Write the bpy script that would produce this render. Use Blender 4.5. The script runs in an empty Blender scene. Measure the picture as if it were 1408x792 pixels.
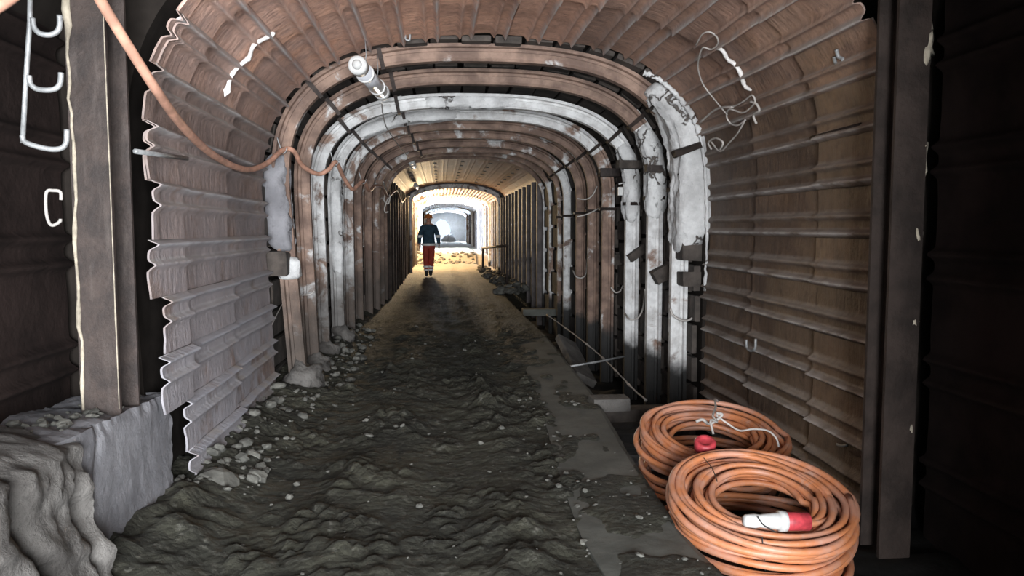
import bpy, math, random
import numpy as np
from mathutils import Vector, Matrix, noise as mn

random.seed(7)
scene = bpy.context.scene
COL = scene.collection

# ------------------------------------------------------------------ camera
F = 1050.0                      # focal length in pixels of a 1408-wide frame
CH = 1.4                        # camera height
PITCH = math.atan(.0781)
YAW = math.atan(.0933 * math.cos(PITCH))
cam = bpy.data.cameras.new('camera')
cam.sensor_width = 36
cam.lens = 36 * F / 1408
cam.clip_start = .05
cam.clip_end = 300
cob = bpy.data.objects.new('camera', cam)
COL.objects.link(cob)
cob.location = (0, 0, CH)
cob.rotation_euler = (math.pi / 2 - PITCH, 0, -YAW)
scene.camera = cob

# ------------------------------------------------------------------ world, lights, exposure
w = bpy.data.worlds.new('daylight')
scene.world = w
w.use_nodes = True
bg = w.node_tree.nodes['Background']
bg.inputs[0].default_value = (.74, .87, 1, 1)
bg.inputs[1].default_value = 1.3

def area(name, loc, rot, sx, sy, power, color, spread=180):
    l = bpy.data.lights.new(name, 'AREA')
    l.shape = 'RECTANGLE'
    l.size, l.size_y = sx, sy
    l.energy = power
    l.color = color
    l.spread = math.radians(spread)
    o = bpy.data.objects.new(name, l)
    o.location = loc
    o.rotation_euler = rot
    COL.objects.link(o)
    return o

# daylight falling in through the entrance shaft behind the camera
area('shaft_daylight', (.55, -3.6, 1.25), (math.radians(93), 0, math.radians(4)), 3.4, 2.4, 1900, (.93, .96, 1))
# daylight from the side opening and the far portal
area('side_opening_daylight', (-2.6, 35.5, 1.6), (0, math.radians(-90), 0), 3.0, 5, 9000, (.62, .81, 1))
area('portal_daylight', (.45, 61, 1.8), (math.radians(-90), 0, 0), 3, 2.2, 1500, (.72, .86, 1))

vs = scene.view_settings
vs.view_transform = 'Standard'
vs.look = 'None'
vs.exposure = 0.0
vs.gamma = 1
vs.use_curve_mapping = False

# ------------------------------------------------------------------ helpers
_r = np.array([math.cos(YAW), -math.sin(YAW), 0])
_f0 = np.array([math.sin(YAW), math.cos(YAW), 0])
_f = _f0 * math.cos(PITCH) + np.array([0, 0, -math.sin(PITCH)])
_u = np.cross(_r, _f)

def P(px, py, x=None, y=None, z=None):
    """point of the place seen at a pixel, on the plane x=, y= or z="""
    d = _f + _r * (px - 704) / F - _u * (py - 396) / F
    t = y / d[1] if y is not None else x / d[0] if x is not None else (z - CH) / d[2]
    return Vector(np.array([0, 0, CH]) + d * t)

def S(px, py, ins=.06):
    """point on the plate lining (held off it by ins) seen at a pixel"""
    d = _f + _r * (px - 704) / F - _u * (py - 396) / F
    a, b_ = 1.87 - ins, 1.30 - ins
    lo, hi = .5, 9.0
    def inside(t):
        x, z = d[0] * t - .43, CH + d[2] * t - 1.7
        return abs(x) < a if z < 0 else (abs(x) / a) ** 2.5 + (z / b_) ** 2.5 < 1
    for _ in range(40):
        m = (lo + hi) / 2
        if inside(m): lo = m
        else: hi = m
    return Vector(np.array([0, 0, CH]) + d * lo)

def nz(x, y, z=0.0):
    return mn.noise(Vector((x, y, z)))

def fbm(x, y, z=0., o=4):
    v, a, s = 0., 1., 1.
    for _ in range(o):
        v += a * mn.noise(Vector((x * s, y * s, z + 7.3 * s)))
        a *= .5
        s *= 2.1
    return v

def sstep(a, b, x):
    t = min(1, max(0, (x - a) / (b - a)))
    return t * t * (3 - 2 * t)

ROOT = {}

def tag(o, label=None, cat=None, group=None, kind=None):
    if label: o['label'] = label
    if cat: o['category'] = cat
    if group: o['group'] = group
    if kind: o['kind'] = kind
    return o

def thing(name, label, cat, loc, group=None):
    o = bpy.data.objects.new(name, None)
    o.empty_display_size = .05
    o.location = loc
    COL.objects.link(o)
    ROOT[o] = Vector(loc)
    return tag(o, label, cat, group)

def obj(name, vf, mat, parent=None, smooth=True, color=None, sharp=0):
    """links verts (world coordinates) and faces as ONE mesh object"""
    v, f = vf[0], vf[1]
    off = ROOT.get(parent, Vector((0, 0, 0))) if parent else Vector((0, 0, 0))
    m = bpy.data.meshes.new(name)
    m.from_pydata([(p[0] - off.x, p[1] - off.y, p[2] - off.z) for p in v], [], f)
    if smooth:
        m.polygons.foreach_set('use_smooth', [True] * len(m.polygons))
    if mat: m.materials.append(mat)
    m.update()
    o = bpy.data.objects.new(name, m)
    COL.objects.link(o)
    if parent:
        o.parent = parent
        ROOT[o] = off
    else:
        ROOT[o] = Vector((0, 0, 0))
    if color: o.color = color
    if sharp: m.set_sharp_from_angle(angle=math.radians(sharp))
    return o

def join(*vfs):
    V, Fc = [], []
    for v, f in vfs:
        b = len(V)
        V += list(v)
        Fc += [tuple(i + b for i in q) for q in f]
    return V, Fc

def catmull(pts, n=8):
    pts = [Vector(p) for p in pts]
    out = []
    for i in range(len(pts) - 1):
        p0 = pts[max(0, i - 1)]; p1 = pts[i]; p2 = pts[i + 1]; p3 = pts[min(len(pts) - 1, i + 2)]
        for k in range(n):
            t = k / n
            out.append(.5 * ((2 * p1) + (p2 - p0) * t + (2 * p0 - 5 * p1 + 4 * p2 - p3) * t * t + (3 * p1 - p0 - 3 * p2 + p3) * t ** 3))
    out.append(pts[-1])
    return out

def tube(pts, r, sides=8, caps=True):
    pts = [Vector(p) for p in pts]
    n = len(pts)
    V, Fc = [], []
    t0 = (pts[1] - pts[0]).normalized()
    nrm = t0.orthogonal().normalized()
    for i, p in enumerate(pts):
        t = (pts[min(n - 1, i + 1)] - pts[max(0, i - 1)])
        t = t.normalized() if t.length > 1e-9 else t0
        nrm = (nrm - t * nrm.dot(t))
        nrm = nrm.normalized() if nrm.length > 1e-6 else t.orthogonal().normalized()
        b = t.cross(nrm)
        rr = r[i] if isinstance(r, (list, tuple)) else r
        for k in range(sides):
            a = 2 * math.pi * k / sides
            V.append(p + (nrm * math.cos(a) + b * math.sin(a)) * rr)
        t0 = t
    for i in range(n - 1):
        for k in range(sides):
            k2 = (k + 1) % sides
            Fc.append((i * sides + k, i * sides + k2, (i + 1) * sides + k2, (i + 1) * sides + k))
    if caps:
        Fc.append(tuple(range(sides - 1, -1, -1)))
        Fc.append(tuple((n - 1) * sides + k for k in range(sides)))
    return V, Fc

def lathe(p0, axis, prof, sides=16):
    """prof: (distance along the axis, radius)"""
    ax = Vector(axis).normalized()
    return tube_r([Vector(p0) + ax * d for d, _ in prof], [r for _, r in prof], ax, sides)

def tube_r(pts, rad, ax, sides):
    n1 = ax.orthogonal().normalized(); b = ax.cross(n1)
    V, Fc = [], []
    for p, rr in zip(pts, rad):
        for k in range(sides):
            a = 2 * math.pi * k / sides
            V.append(p + (n1 * math.cos(a) + b * math.sin(a)) * max(rr, 1e-4))
    for i in range(len(pts) - 1):
        for k in range(sides):
            k2 = (k + 1) % sides
            Fc.append((i * sides + k, i * sides + k2, (i + 1) * sides + k2, (i + 1) * sides + k))
    Fc.append(tuple(range(sides - 1, -1, -1)))
    Fc.append(tuple((len(pts) - 1) * sides + k for k in range(sides)))
    return V, Fc

def box(c, s, rz=0, jit=0, rot=None, ch=.08):
    """box with chamfered long edges; s = full sizes"""
    c = Vector(c)
    sx, sy, sz = s[0] / 2, s[1] / 2, s[2] / 2
    e = ch * min(sx, sy, sz) * 2
    M = rot if rot is not None else Matrix.Rotation(rz, 3, 'Z')
    ring = [(-sx + e, -sz), (sx - e, -sz), (sx, -sz + e), (sx, sz - e), (sx - e, sz), (-sx + e, sz), (-sx, sz - e), (-sx, -sz + e)]
    V = []
    for yy in (-sy, sy):
        for x, z in ring:
            p = Vector((x, yy, z))
            if jit: p += Vector((random.uniform(-jit, jit), random.uniform(-jit, jit), random.uniform(-jit, jit)))
            V.append(c + M @ p)
    Fc = [(k, (k + 1) % 8, 8 + (k + 1) % 8, 8 + k) for k in range(8)]
    Fc += [tuple(range(7, -1, -1)), tuple(range(8, 16))]
    return V, Fc

def grid(nu, nv, fn, flip=False):
    V = [fn(i, j) for j in range(nv) for i in range(nu)]
    Fc = []
    for j in range(nv - 1):
        for i in range(nu - 1):
            q = (j * nu + i, j * nu + i + 1, (j + 1) * nu + i + 1, (j + 1) * nu + i)
            Fc.append(q[::-1] if flip else q)
    return V, Fc

_t = (1 + 5 ** .5) / 2
ICO_V = [Vector(p).normalized() for p in [(-1, _t, 0), (1, _t, 0), (-1, -_t, 0), (1, -_t, 0), (0, -1, _t), (0, 1, _t), (0, -1, -_t), (0, 1, -_t), (_t, 0, -1), (_t, 0, 1), (-_t, 0, -1), (-_t, 0, 1)]]
ICO_F = [(0, 11, 5), (0, 5, 1), (0, 1, 7), (0, 7, 10), (0, 10, 11), (1, 5, 9), (5, 11, 4), (11, 10, 2), (10, 7, 6), (7, 1, 8), (3, 9, 4), (3, 4, 2), (3, 2, 6), (3, 6, 8), (3, 8, 9), (4, 9, 5), (2, 4, 11), (6, 2, 10), (8, 6, 7), (9, 8, 1)]

def ico(sub=0):
    V = list(ICO_V); Fc = list(ICO_F)
    for _ in range(sub):
        cache = {}; NF = []
        def mid(a, b):
            k = (min(a, b), max(a, b))
            if k not in cache:
                cache[k] = len(V); V.append(((V[a] + V[b]) / 2).normalized())
            return cache[k]
        for a, b, c in Fc:
            x, y, z = mid(a, b), mid(b, c), mid(c, a)
            NF += [(a, x, z), (b, y, x), (c, z, y), (x, y, z)]
        Fc = NF
    return V, Fc

def blob(c, s, sub=2, amp=.25, freq=1.6, seed=0., rot=None):
    V, Fc = ico(sub)
    c = Vector(c)
    M = rot if rot is not None else Matrix.Identity(3)
    out = []
    for v in V:
        k = 1 + amp * fbm(v.x * freq + seed, v.y * freq, v.z * freq + seed, 3)
        out.append(c + M @ Vector((v.x * s[0] * k, v.y * s[1] * k, v.z * s[2] * k)))
    return out, Fc

# ------------------------------------------------------------------ materials
def mat(name, build):
    m = bpy.data.materials.new(name)
    m.use_nodes = True
    nt = m.node_tree
    b = nt.nodes['Principled BSDF']
    build(nt, b)
    return m

class N:
    """small node-graph writer"""
    def __init__(s, nt): s.nt = nt
    def add(s, t, **k):
        n = s.nt.nodes.new(t)
        for a, v in k.items(): setattr(n, a, v)
        return n
    def link(s, a, b): s.nt.links.new(a, b)
    def pos(s, scale=(1, 1, 1)):
        g = s.add('ShaderNodeNewGeometry'); m = s.add('ShaderNodeMapping')
        m.inputs['Scale'].default_value = scale
        s.link(g.outputs['Position'], m.inputs[0]); return m.outputs[0]
    def objc(s, scale=(1, 1, 1)):
        g = s.add('ShaderNodeTexCoord'); m = s.add('ShaderNodeMapping')
        m.inputs['Scale'].default_value = scale
        s.link(g.outputs['Object'], m.inputs[0]); return m.outputs[0]
    def noise(s, vec, scale, detail=6, rough=.6, dist=0):
        n = s.add('ShaderNodeTexNoise'); n.inputs['Scale'].default_value = scale
        n.inputs['Detail'].default_value = detail; n.inputs['Roughness'].default_value = rough
        n.inputs['Distortion'].default_value = dist
        s.link(vec, n.inputs['Vector']); return n.outputs['Fac']
    def vor(s, vec, scale, out='Distance', feat='F1'):
        n = s.add('ShaderNodeTexVoronoi', feature=feat); n.inputs['Scale'].default_value = scale
        s.link(vec, n.inputs['Vector']); return n.outputs[out]
    def math(s, op, a, b=None, clamp=False):
        n = s.add('ShaderNodeMath', operation=op, use_clamp=clamp)
        for i, v in enumerate((a, b)):
            if v is None: continue
            if isinstance(v, (int, float)): n.inputs[i].default_value = v
            else: s.link(v, n.inputs[i])
        return n.outputs[0]
    def ramp(s, f, a, b, lo=0., hi=1.):
        n = s.add('ShaderNodeMapRange'); n.interpolation_type = 'SMOOTHSTEP'
        n.inputs['From Min'].default_value = a; n.inputs['From Max'].default_value = b
        n.inputs['To Min'].default_value = lo; n.inputs['To Max'].default_value = hi
        s.link(f, n.inputs['Value']); return n.outputs[0]
    def mix(s, f, a, b):
        n = s.add('ShaderNodeMix', data_type='RGBA')
        for i, v in ((0, f), (6, a), (7, b)):
            if isinstance(v, tuple): n.inputs[i].default_value = v if len(v) == 4 else v + (1,)
            elif isinstance(v, (int, float)): n.inputs[i].default_value = v
            else: s.link(v, n.inputs[i])
        return n.outputs[2]
    def bump(s, b, h, strength, dist):
        n = s.add('ShaderNodeBump'); n.inputs['Strength'].default_value = strength
        n.inputs['Distance'].default_value = dist
        s.link(h, n.inputs['Height']); s.link(n.outputs[0], b.inputs['Normal'])

def plain(name, c, rough=.6, metal=0., bump=0., bscale=40, var=.25, vscale=6, spec=.5):
    def f(nt, b):
        n = N(nt)
        v = n.noise(n.pos(), vscale, 5)
        b.inputs['Roughness'].default_value = rough
        b.inputs['Metallic'].default_value = metal
        b.inputs['Specular IOR Level'].default_value = spec
        lo = tuple(x * (1 - var) for x in c); hi = tuple(min(1, x * (1 + var)) for x in c)
        n.link(n.mix(n.ramp(v, .3, .7), lo, hi), b.inputs['Base Color'])
        if bump: n.bump(b, n.noise(n.pos(), bscale, 6), bump, .01)
    return mat(name, f)

def m_plate(nt, b):
    """rusted steel lagging plate: 'ridge' attribute = lime and dust held on the pressed ribs; object colour tints it, alpha = mud splash"""
    n = N(nt)
    oi = n.add('ShaderNodeObjectInfo')
    at = n.add('ShaderNodeAttribute'); at.attribute_name = 'ridge'
    p = n.pos()
    big = n.noise(p, 1.7, 5)
    fine = n.noise(p, 14, 8, .7)
    c = n.mix(n.ramp(big, .35, .7), (.20, .135, .105), (.31, .21, .16))
    c = n.mix(n.ramp(fine, .42, .72, 0, .7), c, (.085, .055, .042))
    c = n.mix(n.ramp(n.noise(p, 3.3, 7, .7), .52, .68, 0, .6), c, (.10, .065, .048))
    st = n.noise(n.pos((3, 14, 3)), 2.2, 5)
    c = n.mix(n.ramp(st, .5, .8, 0, .35), c, (.28, .21, .17))
    rm = n.add('ShaderNodeMix', data_type='RGBA', blend_type='MULTIPLY'); rm.inputs[0].default_value = 1
    n.link(c, rm.inputs[6]); n.link(oi.outputs['Color'], rm.inputs[7])
    c = rm.outputs[2]
    # lime on the ribs
    k = n.math('MULTIPLY', at.outputs['Fac'], n.ramp(n.noise(p, 4.5, 6, .65), .34, .6, .1, .95))
    c = n.mix(k, c, (.46, .43, .41))
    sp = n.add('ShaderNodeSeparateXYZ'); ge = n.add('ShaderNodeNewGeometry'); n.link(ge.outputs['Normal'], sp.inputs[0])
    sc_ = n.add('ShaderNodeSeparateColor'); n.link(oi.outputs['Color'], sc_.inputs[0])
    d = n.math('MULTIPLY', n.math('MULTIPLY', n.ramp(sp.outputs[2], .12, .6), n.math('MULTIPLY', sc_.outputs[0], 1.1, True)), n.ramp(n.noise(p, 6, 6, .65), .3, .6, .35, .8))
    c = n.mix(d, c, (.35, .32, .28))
    # grey mud splash
    g = n.math('MULTIPLY', oi.outputs['Alpha'], n.ramp(n.noise(p, 2.6, 7, .66), .3, .52), True)
    g = n.math('MULTIPLY', g, n.math('ADD', n.math('MULTIPLY', at.outputs['Fac'], .4), .72), True)
    c = n.mix(g, c, (.325, .325, .355))
    n.link(c, b.inputs['Base Color'])
    b.inputs['Roughness'].default_value = .62
    h = n.math('ADD', n.math('MULTIPLY', n.noise(p, 26, 8, .7), .8), n.math('MULTIPLY', n.noise(n.pos((2, 9, 2)), 3, 4), .9))
    n.bump(b, h, .8, .014)
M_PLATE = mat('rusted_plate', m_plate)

def m_arch(nt, b):
    """arch steel: rust with a crust of sprayed cement; object alpha = how much crust"""
    n = N(nt)
    oi = n.add('ShaderNodeObjectInfo')
    p = n.pos()
    c = n.mix(n.ramp(n.noise(p, 5, 6), .35, .7), (.13, .082, .062), (.30, .20, .15))
    cr = n.math('ADD', n.noise(p, 3.2, 8, .62, .4), n.math('SUBTRACT', oi.outputs['Alpha'], .5))
    k = n.ramp(cr, .47, .58)
    g = n.mix(n.ramp(n.noise(p, 9, 6), .3, .7), (.46, .45, .44), (.70, .70, .69))
    cv = n.vor(n.pos((1, 1, 1)), 5.5, 'Distance', 'DISTANCE_TO_EDGE')
    g = n.mix(n.ramp(n.noise(p, 17, 5, .7), .6, .78, 0, .6), g, (.22, .19, .17))
    c = n.mix(k, c, g)
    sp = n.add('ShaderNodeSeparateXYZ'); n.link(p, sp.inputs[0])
    foot_dark = n.ramp(n.math('ADD', sp.outputs[2], n.math('MULTIPLY', n.noise(p, 6, 4), .3)), .22, .42, 1, 0)
    foot_dark = n.math('MULTIPLY', foot_dark, n.ramp(sp.outputs[0], .9, 1.0))
    c = n.mix(foot_dark, c, (.016, .015, .014))  # right feet darkened: mud stain and trench shade in one colour
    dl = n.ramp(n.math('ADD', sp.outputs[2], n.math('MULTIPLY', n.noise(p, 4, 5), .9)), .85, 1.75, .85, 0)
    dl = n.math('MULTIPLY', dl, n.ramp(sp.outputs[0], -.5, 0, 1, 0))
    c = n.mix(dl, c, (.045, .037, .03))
    n.link(c, b.inputs['Base Color'])
    b.inputs['Roughness'].default_value = .75
    h = n.math('ADD', n.math('MULTIPLY', k, .5), n.math('MULTIPLY', n.noise(p, 22, 8, .7), .7))
    n.bump(b, h, .6, .015)
M_ARCH = mat('crusted_arch_steel', m_arch)

def m_concrete(c0, c1, bscale=12, bs=.6, crack=False, bd=.02):
    def f(nt, b):
        n = N(nt); p = n.pos()
        c = n.mix(n.ramp(n.noise(p, 3, 7, .65), .3, .7), c0, c1)
        c = n.mix(n.ramp(n.noise(p, 30, 4), .6, .75, 0, .5), c, tuple(x * .45 for x in c0))
        n.link(c, b.inputs['Base Color'])
        b.inputs['Roughness'].default_value = .85
        h = n.noise(p, bscale, 9, .68)
        if crack:
            wv = n.add('ShaderNodeVectorMath', operation='ADD'); n.link(p, wv.inputs[0])
            nn = n.add('ShaderNodeTexNoise'); nn.inputs['Scale'].default_value = 3.5; nn.inputs['Detail'].default_value = 6; n.link(p, nn.inputs['Vector'])
            sc = n.add('ShaderNodeVectorMath', operation='SCALE'); sc.inputs['Scale'].default_value = .9; n.link(nn.outputs['Color'], sc.inputs[0]); n.link(sc.outputs[0], wv.inputs[1])
            cv = n.vor(wv.outputs[0], 1.3, 'Distance', 'DISTANCE_TO_EDGE')
            k = n.math('MULTIPLY', n.ramp(cv, .008, .024, 1, 0), n.ramp(n.noise(p, 2.3, 3), .5, .56))
            c = n.mix(k, c, (.10, .085, .075)); n.link(c, b.inputs['Base Color'])
            h = n.math('SUBTRACT', h, k)
        n.bump(b, h, bs, bd)
    return f
M_CRUST = mat('sprayed_concrete', m_concrete((.42, .415, .41), (.72, .72, .71), 7, .8, True, bd=.04))
M_CONC = mat('footing_concrete', m_concrete((.15, .148, .158), (.26, .257, .27), 22, .8, bd=.012))
M_ROUGHC = mat('rough_concrete', m_concrete((.055, .049, .044), (.155, .145, .133), 8, 1.0, bd=.04))
M_KERB = mat('kerb_concrete', m_concrete((.07, .072, .062), (.125, .128, .112), 16, .4, bd=.01))
M_BOUNCE = mat('bounce_floor_concrete', m_concrete((.36, .35, .33), (.5, .49, .47), 12, .4))
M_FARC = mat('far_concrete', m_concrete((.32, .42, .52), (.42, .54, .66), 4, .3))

def m_dirt(nt, b):
    n = N(nt); p = n.pos()
    c = n.mix(n.ramp(n.noise(p, 1.6, 6), .35, .68), (.022, .0215, .0125), (.056, .054, .034))
    c = n.mix(n.ramp(n.noise(p, 18, 8, .7), .52, .74), c, (.15, .145, .12))
    c = n.mix(n.ramp(n.noise(p, 90, 3), .68, .76, 0, .7), c, (.25, .245, .23))
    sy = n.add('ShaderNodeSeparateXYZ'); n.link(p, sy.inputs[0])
    far_glow = n.math('ADD', sy.outputs[1], n.math('MULTIPLY', n.noise(p, 1.1, 5), 5))
    c = n.mix(n.ramp(far_glow, 25, 31, 0, .85), c, (.30, .26, .19))   # paler far floor, lamp glow put into the dirt colour
    n.link(c, b.inputs['Base Color'])
    b.inputs['Roughness'].default_value = .8
    vo = n.vor(p, 26, 'Distance')
    h = n.math('ADD', n.noise(p, 30, 9, .72), n.math('MULTIPLY', n.noise(p, 9, 6, .6), 1.2))
    h = n.math('SUBTRACT', h, n.math('MULTIPLY', vo, .7))
    n.bump(b, h, 1.0, .035)
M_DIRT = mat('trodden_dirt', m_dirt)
M_MUD = plain('wet_mud', (.014, .013, .012), .45, bump=.6, bscale=14)
M_STONE = plain('stone', (.10, .098, .085), .85, bump=.5, bscale=25, var=.45, vscale=9)
M_SOIL = plain('dark_backfill', (.016, .013, .011), .95, spec=.1, bump=.5, bscale=9)
M_BOARD = plain('lagging_timber', (.055, .045, .038), .9, bump=.6, bscale=18, var=.5)
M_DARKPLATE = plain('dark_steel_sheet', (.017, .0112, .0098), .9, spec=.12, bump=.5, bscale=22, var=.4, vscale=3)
M_FARSHEET = plain('far_wall_sheet', (.040, .036, .040), .7, bump=.3, var=.3)
M_FARPOST = plain('far_wall_post', (.085, .07, .066), .7, bump=.3, var=.4)

def m_post(nt, b):
    n = N(nt); p = n.pos()
    c = n.mix(n.ramp(n.noise(p, 7, 8, .7), .35, .7), (.017, .011, .009), (.046, .031, .025))
    c = n.mix(n.ramp(n.noise(n.pos((4, 4, .5)), 5, 5), .5, .75, 0, .7), c, (.07, .055, .048))
    n.link(c, b.inputs['Base Color'])
    b.inputs['Roughness'].default_value = .7
    n.bump(b, n.noise(p, 40, 8, .7), .7, .01)
M_POST = mat('rusted_post', m_post)
M_POSTDARK = plain('dark_brown_post', (.024, .017, .014), .75, spec=.2, bump=.6, bscale=30, var=.4)  # even dark brown steel tone
M_OCHRE = plain('ochre_crust', (.30, .26, .20), .9, bump=.8, bscale=30, var=.35, vscale=14)
M_GALV = plain('galvanised_steel', (.27, .275, .275), .5, .35, bump=.3, var=.3, vscale=20)
M_WIRE = plain('pale_wire', (.42, .39, .36), .7, var=.3)
M_WHITE = plain('white_plastic', (.50, .50, .485), .45, var=.12, vscale=15)
M_FOAM = plain('white_filler', (.74, .71, .68), .85, bump=.8, bscale=25, var=.15)
M_RED = plain('red_plastic', (.36, .035, .045), .5, var=.3, vscale=30)
M_BLACK = plain('black_rubber', (.012, .012, .012), .6)

def m_cable(nt, b):
    n = N(nt); p = n.pos()
    c = n.mix(n.ramp(n.noise(p, 5, 5), .4, .62), (.47, .17, .068), (.46, .225, .15))
    c = n.mix(n.ramp(n.noise(p, 16, 6, .7), .52, .72, 0, .55), c, (.42, .30, .25))
    c = n.mix(n.ramp(n.noise(p, 55, 4), .66, .8, 0, .6), c, (.2, .10, .06))
    n.link(c, b.inputs['Base Color'])
    b.inputs['Roughness'].default_value = .5
    n.bump(b, n.noise(p, 60, 4), .25, .004)
M_CABLE = mat('orange_cable', m_cable)
M_CABLE2 = plain('dusty_orange_cable', (.50, .27, .19), .55, var=.25, vscale=10)

def m_lamp(nt, b):
    b.inputs['Base Color'].default_value = (.60, .61, .64, 1)
    b.inputs['Roughness'].default_value = .3
    b.inputs['Transmission Weight'].default_value = .05
M_TUBE = mat('frosted_lamp_tube', m_lamp)

def m_lit(nt, b):
    b.inputs['Base Color'].default_value = (1, .9, .7, 1)
    b.inputs['Emission Color'].default_value = (1, .80, .48, 1)
    b.inputs['Emission Strength'].default_value = 40
M_LIT = mat('lit_lamp_tube', m_lit)

# ------------------------------------------------------------------ tunnel cross-sections
def se(cx, a, b, zs, n, zb, leanL=0., nw=12, nc=40):
    """left wall upwards, crown, right wall downwards -> list of (x, z)"""
    pts = []
    for i in range(nw):
        z = zb + (zs - zb) * i / nw
        pts.append((cx - a + leanL * (1 - max(z, 0) / zs), z))
    for i in range(nc + 1):
        th = math.pi * (1 - i / nc)
        c, s = math.cos(th), math.sin(th)
        pts.append((cx + a * math.copysign(abs(c) ** (2 / n), c), zs + b * max(s, 0) ** (2 / n)))
    for i in range(nw):
        z = zs + (zb - zs) * (i + 1) / nw
        pts.append((cx + a, z))
    return pts

NW, NC = 12, 40
def near_p(off): return se(.43, 1.87 + off, 1.30 + off, 1.7, 2.5, -.8, .065)
def mid_p(y):
    t = sstep(6.5, 14.8, y)
    xl = -1.52 + .38 * t; xr = 2.27 - .22 * t
    zc = 3.02 - .1 * t
    return se((xl + xr) / 2, (xr - xl) / 2, zc - 1.75, 1.75, 2.8, -.8)
def far_p(y):
    z0 = .0
    dz = -.1 if y > 24.4 else 0
    return se(.46, 1.56, .50, 2.36 + dz, 2.0, -.8)

ST = []
for y in (-1.6, 0, 1.19): ST.append((y, se(-.5, 1.9, 1.42, 1.7, 2.6, -.8)))  # unseen narrower stretch behind the camera, shaped to shade the right wall
for y in (1.2, 1.5): ST.append((y, se(.43, 2.32, 1.5, 1.7, 2.6, -.8)))
for y in (3.9,): ST.append((y, se(.43, 2.32, 1.5, 1.7, 2.6, -.8)))
for y in (3.93, 5, 6.44): ST.append((y, near_p(.09)))
ST.append((6.45, mid_p(6.45)))
for k in range(8): ST.append((6.9 + k * 1.08, mid_p(6.9 + k * 1.08)))
ST.append((14.85, mid_p(14.85)))
ST.append((14.86, far_p(15)))
for y in (18, 21, 24.39, 24.4001, 27, 30, 33, 38, 44, 50, 56, 62): ST.append((y, far_p(y)))

def shell(i0, i1, skip=None):
    nu = i1 - i0 + 1
    V = [(x, y, z) for y, pr in ST for (x, z) in pr[i0:i1 + 1]]
    Fc = []
    for j in range(len(ST) - 1):
        for i in range(nu - 1):
            if skip and skip(ST[j][0], ST[j + 1][0], ST[j][1][i0 + i + 1][1]): continue
            Fc.append((j * nu + i, (j + 1) * nu + i, (j + 1) * nu + i + 1, j * nu + i + 1))
    return V, Fc
SPL, SPR = NW + 6, NW + NC - 6
wall_left = tag(obj('wall_left', shell(0, SPL, lambda ya, yb, z: ya >= 33 and yb <= 38 and z < 2.31), M_SOIL, smooth=False), kind='structure')
ceiling = tag(obj('ceiling', shell(SPL, SPR), M_SOIL, smooth=False), kind='structure')
wall_right = tag(obj('wall_right', shell(SPR, 2 * NW + NC, None), M_SOIL, smooth=False), kind='structure')
for m_, o_ in ((M_FARSHEET, wall_left), (M_FARSHEET, ceiling), (M_FARSHEET, wall_right)):
    o_.data.materials.append(m_)
    for pl in o_.data.polygons:
        if pl.center.y > 14.9: pl.material_index = 1

# ------------------------------------------------------------------ floor
EDGE = [(-9, 1.12), (2.9, 1.12), (3.4, 1.09), (4.5, 1.145), (6.2, 1.266), (9.7, 1.35), (14.5, 1.30), (20, 1.35), (28.9, 1.414), (70, 1.45)]
def edge(y):
    for (a, xa), (b_, xb) in zip(EDGE, EDGE[1:]):
        if y <= b_: return xa + (xb - xa) * (y - a) / (b_ - a)
    return EDGE[-1][1]
def trench_z(y):
    return -.20 + .07 * sstep(3.7, 4.0, y) - .39 * sstep(5.0, 5.7, y) + .45 * sstep(15.5, 18, y)
def far_rise(y): return .40 * sstep(30.3, 31.6, y)
def ground(x, y):
    e = edge(y)
    h = .012 * fbm(x * 1.3, y * 1.1, 1, 3)
    near = 1 - sstep(9, 14, y) * .6
    clod = fbm(x * 7, y * 7, 3, 4)
    rid = 1 - abs(fbm(x * 3.6, y * 5.5, 9, 3)) * 1.6
    mask = sstep(-.15, .45, fbm(x * 1.1, y * .8, 5, 2) + .25)
    h += near * mask * (.022 * clod + .012 * max(0, rid))
    wob = .06 * nz(y * .7, 3)
    tex = fbm(x * 14, y * 14, 6, 4)
    h += near * .009 * tex
    if 1.5 < y < 10:
        dv = mn.voronoi(Vector((x * 9 + .5 * nz(x * 6, y * 6, 3), y * 9 + .5 * nz(x * 6, y * 6, 8), 0)))[0]
        lump = min(1, (dv[1] - dv[0]) * 2.2)
        h += near * .040 * lump * sstep(-.1, .5, fbm(x * 2.4, y * 1.6, 12, 2)) * sstep(10, 8, y)
    for cx, wd in ((-.80, .24), (.05, .22), (.62, .18)):
        d = (x - cx - wob) / wd
        h -= near * .028 * math.exp(-d * d) * (1 + .25 * fbm(x * 2, y * 5, 7, 2))
        for s in (-1, 1):
            q = (d - s * 1.35) / .5
            h += near * .030 * math.exp(-q * q) * (.25 + max(0, clod + .3) * 1.2) * sstep(-.3, .3, nz(y * 1.3, cx * 5 + s))
    # bank along the left side
    bw = .30 + .12 * nz(y * .9, 11)
    lw = -1.38 + .1 * sstep(6, 13, y)
    h += (.10 + .05 * fbm(x * 6, y * 6, 2, 3)) * sstep(lw + bw + .12, lw, x)
    # over the kerb strip
    nb = .10 * fbm(y * 1.5, x * 2, 4, 3)
    k = sstep(e - .46 + nb, e - .30 + nb, x) * (1 - sstep(8.8, 9.8, y))
    cover = fbm(x * 2.2 + 4, y * 1.7, 8, 3) + .6 * sstep(4.8, 3.0, y) + .25 * sstep(e - .15, e - .4, x)
    h = h * (1 - k) + k * (-.05 + .062 * sstep(.05, .45, cover) + .008 * clod)
    return h + far_rise(y)

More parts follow.
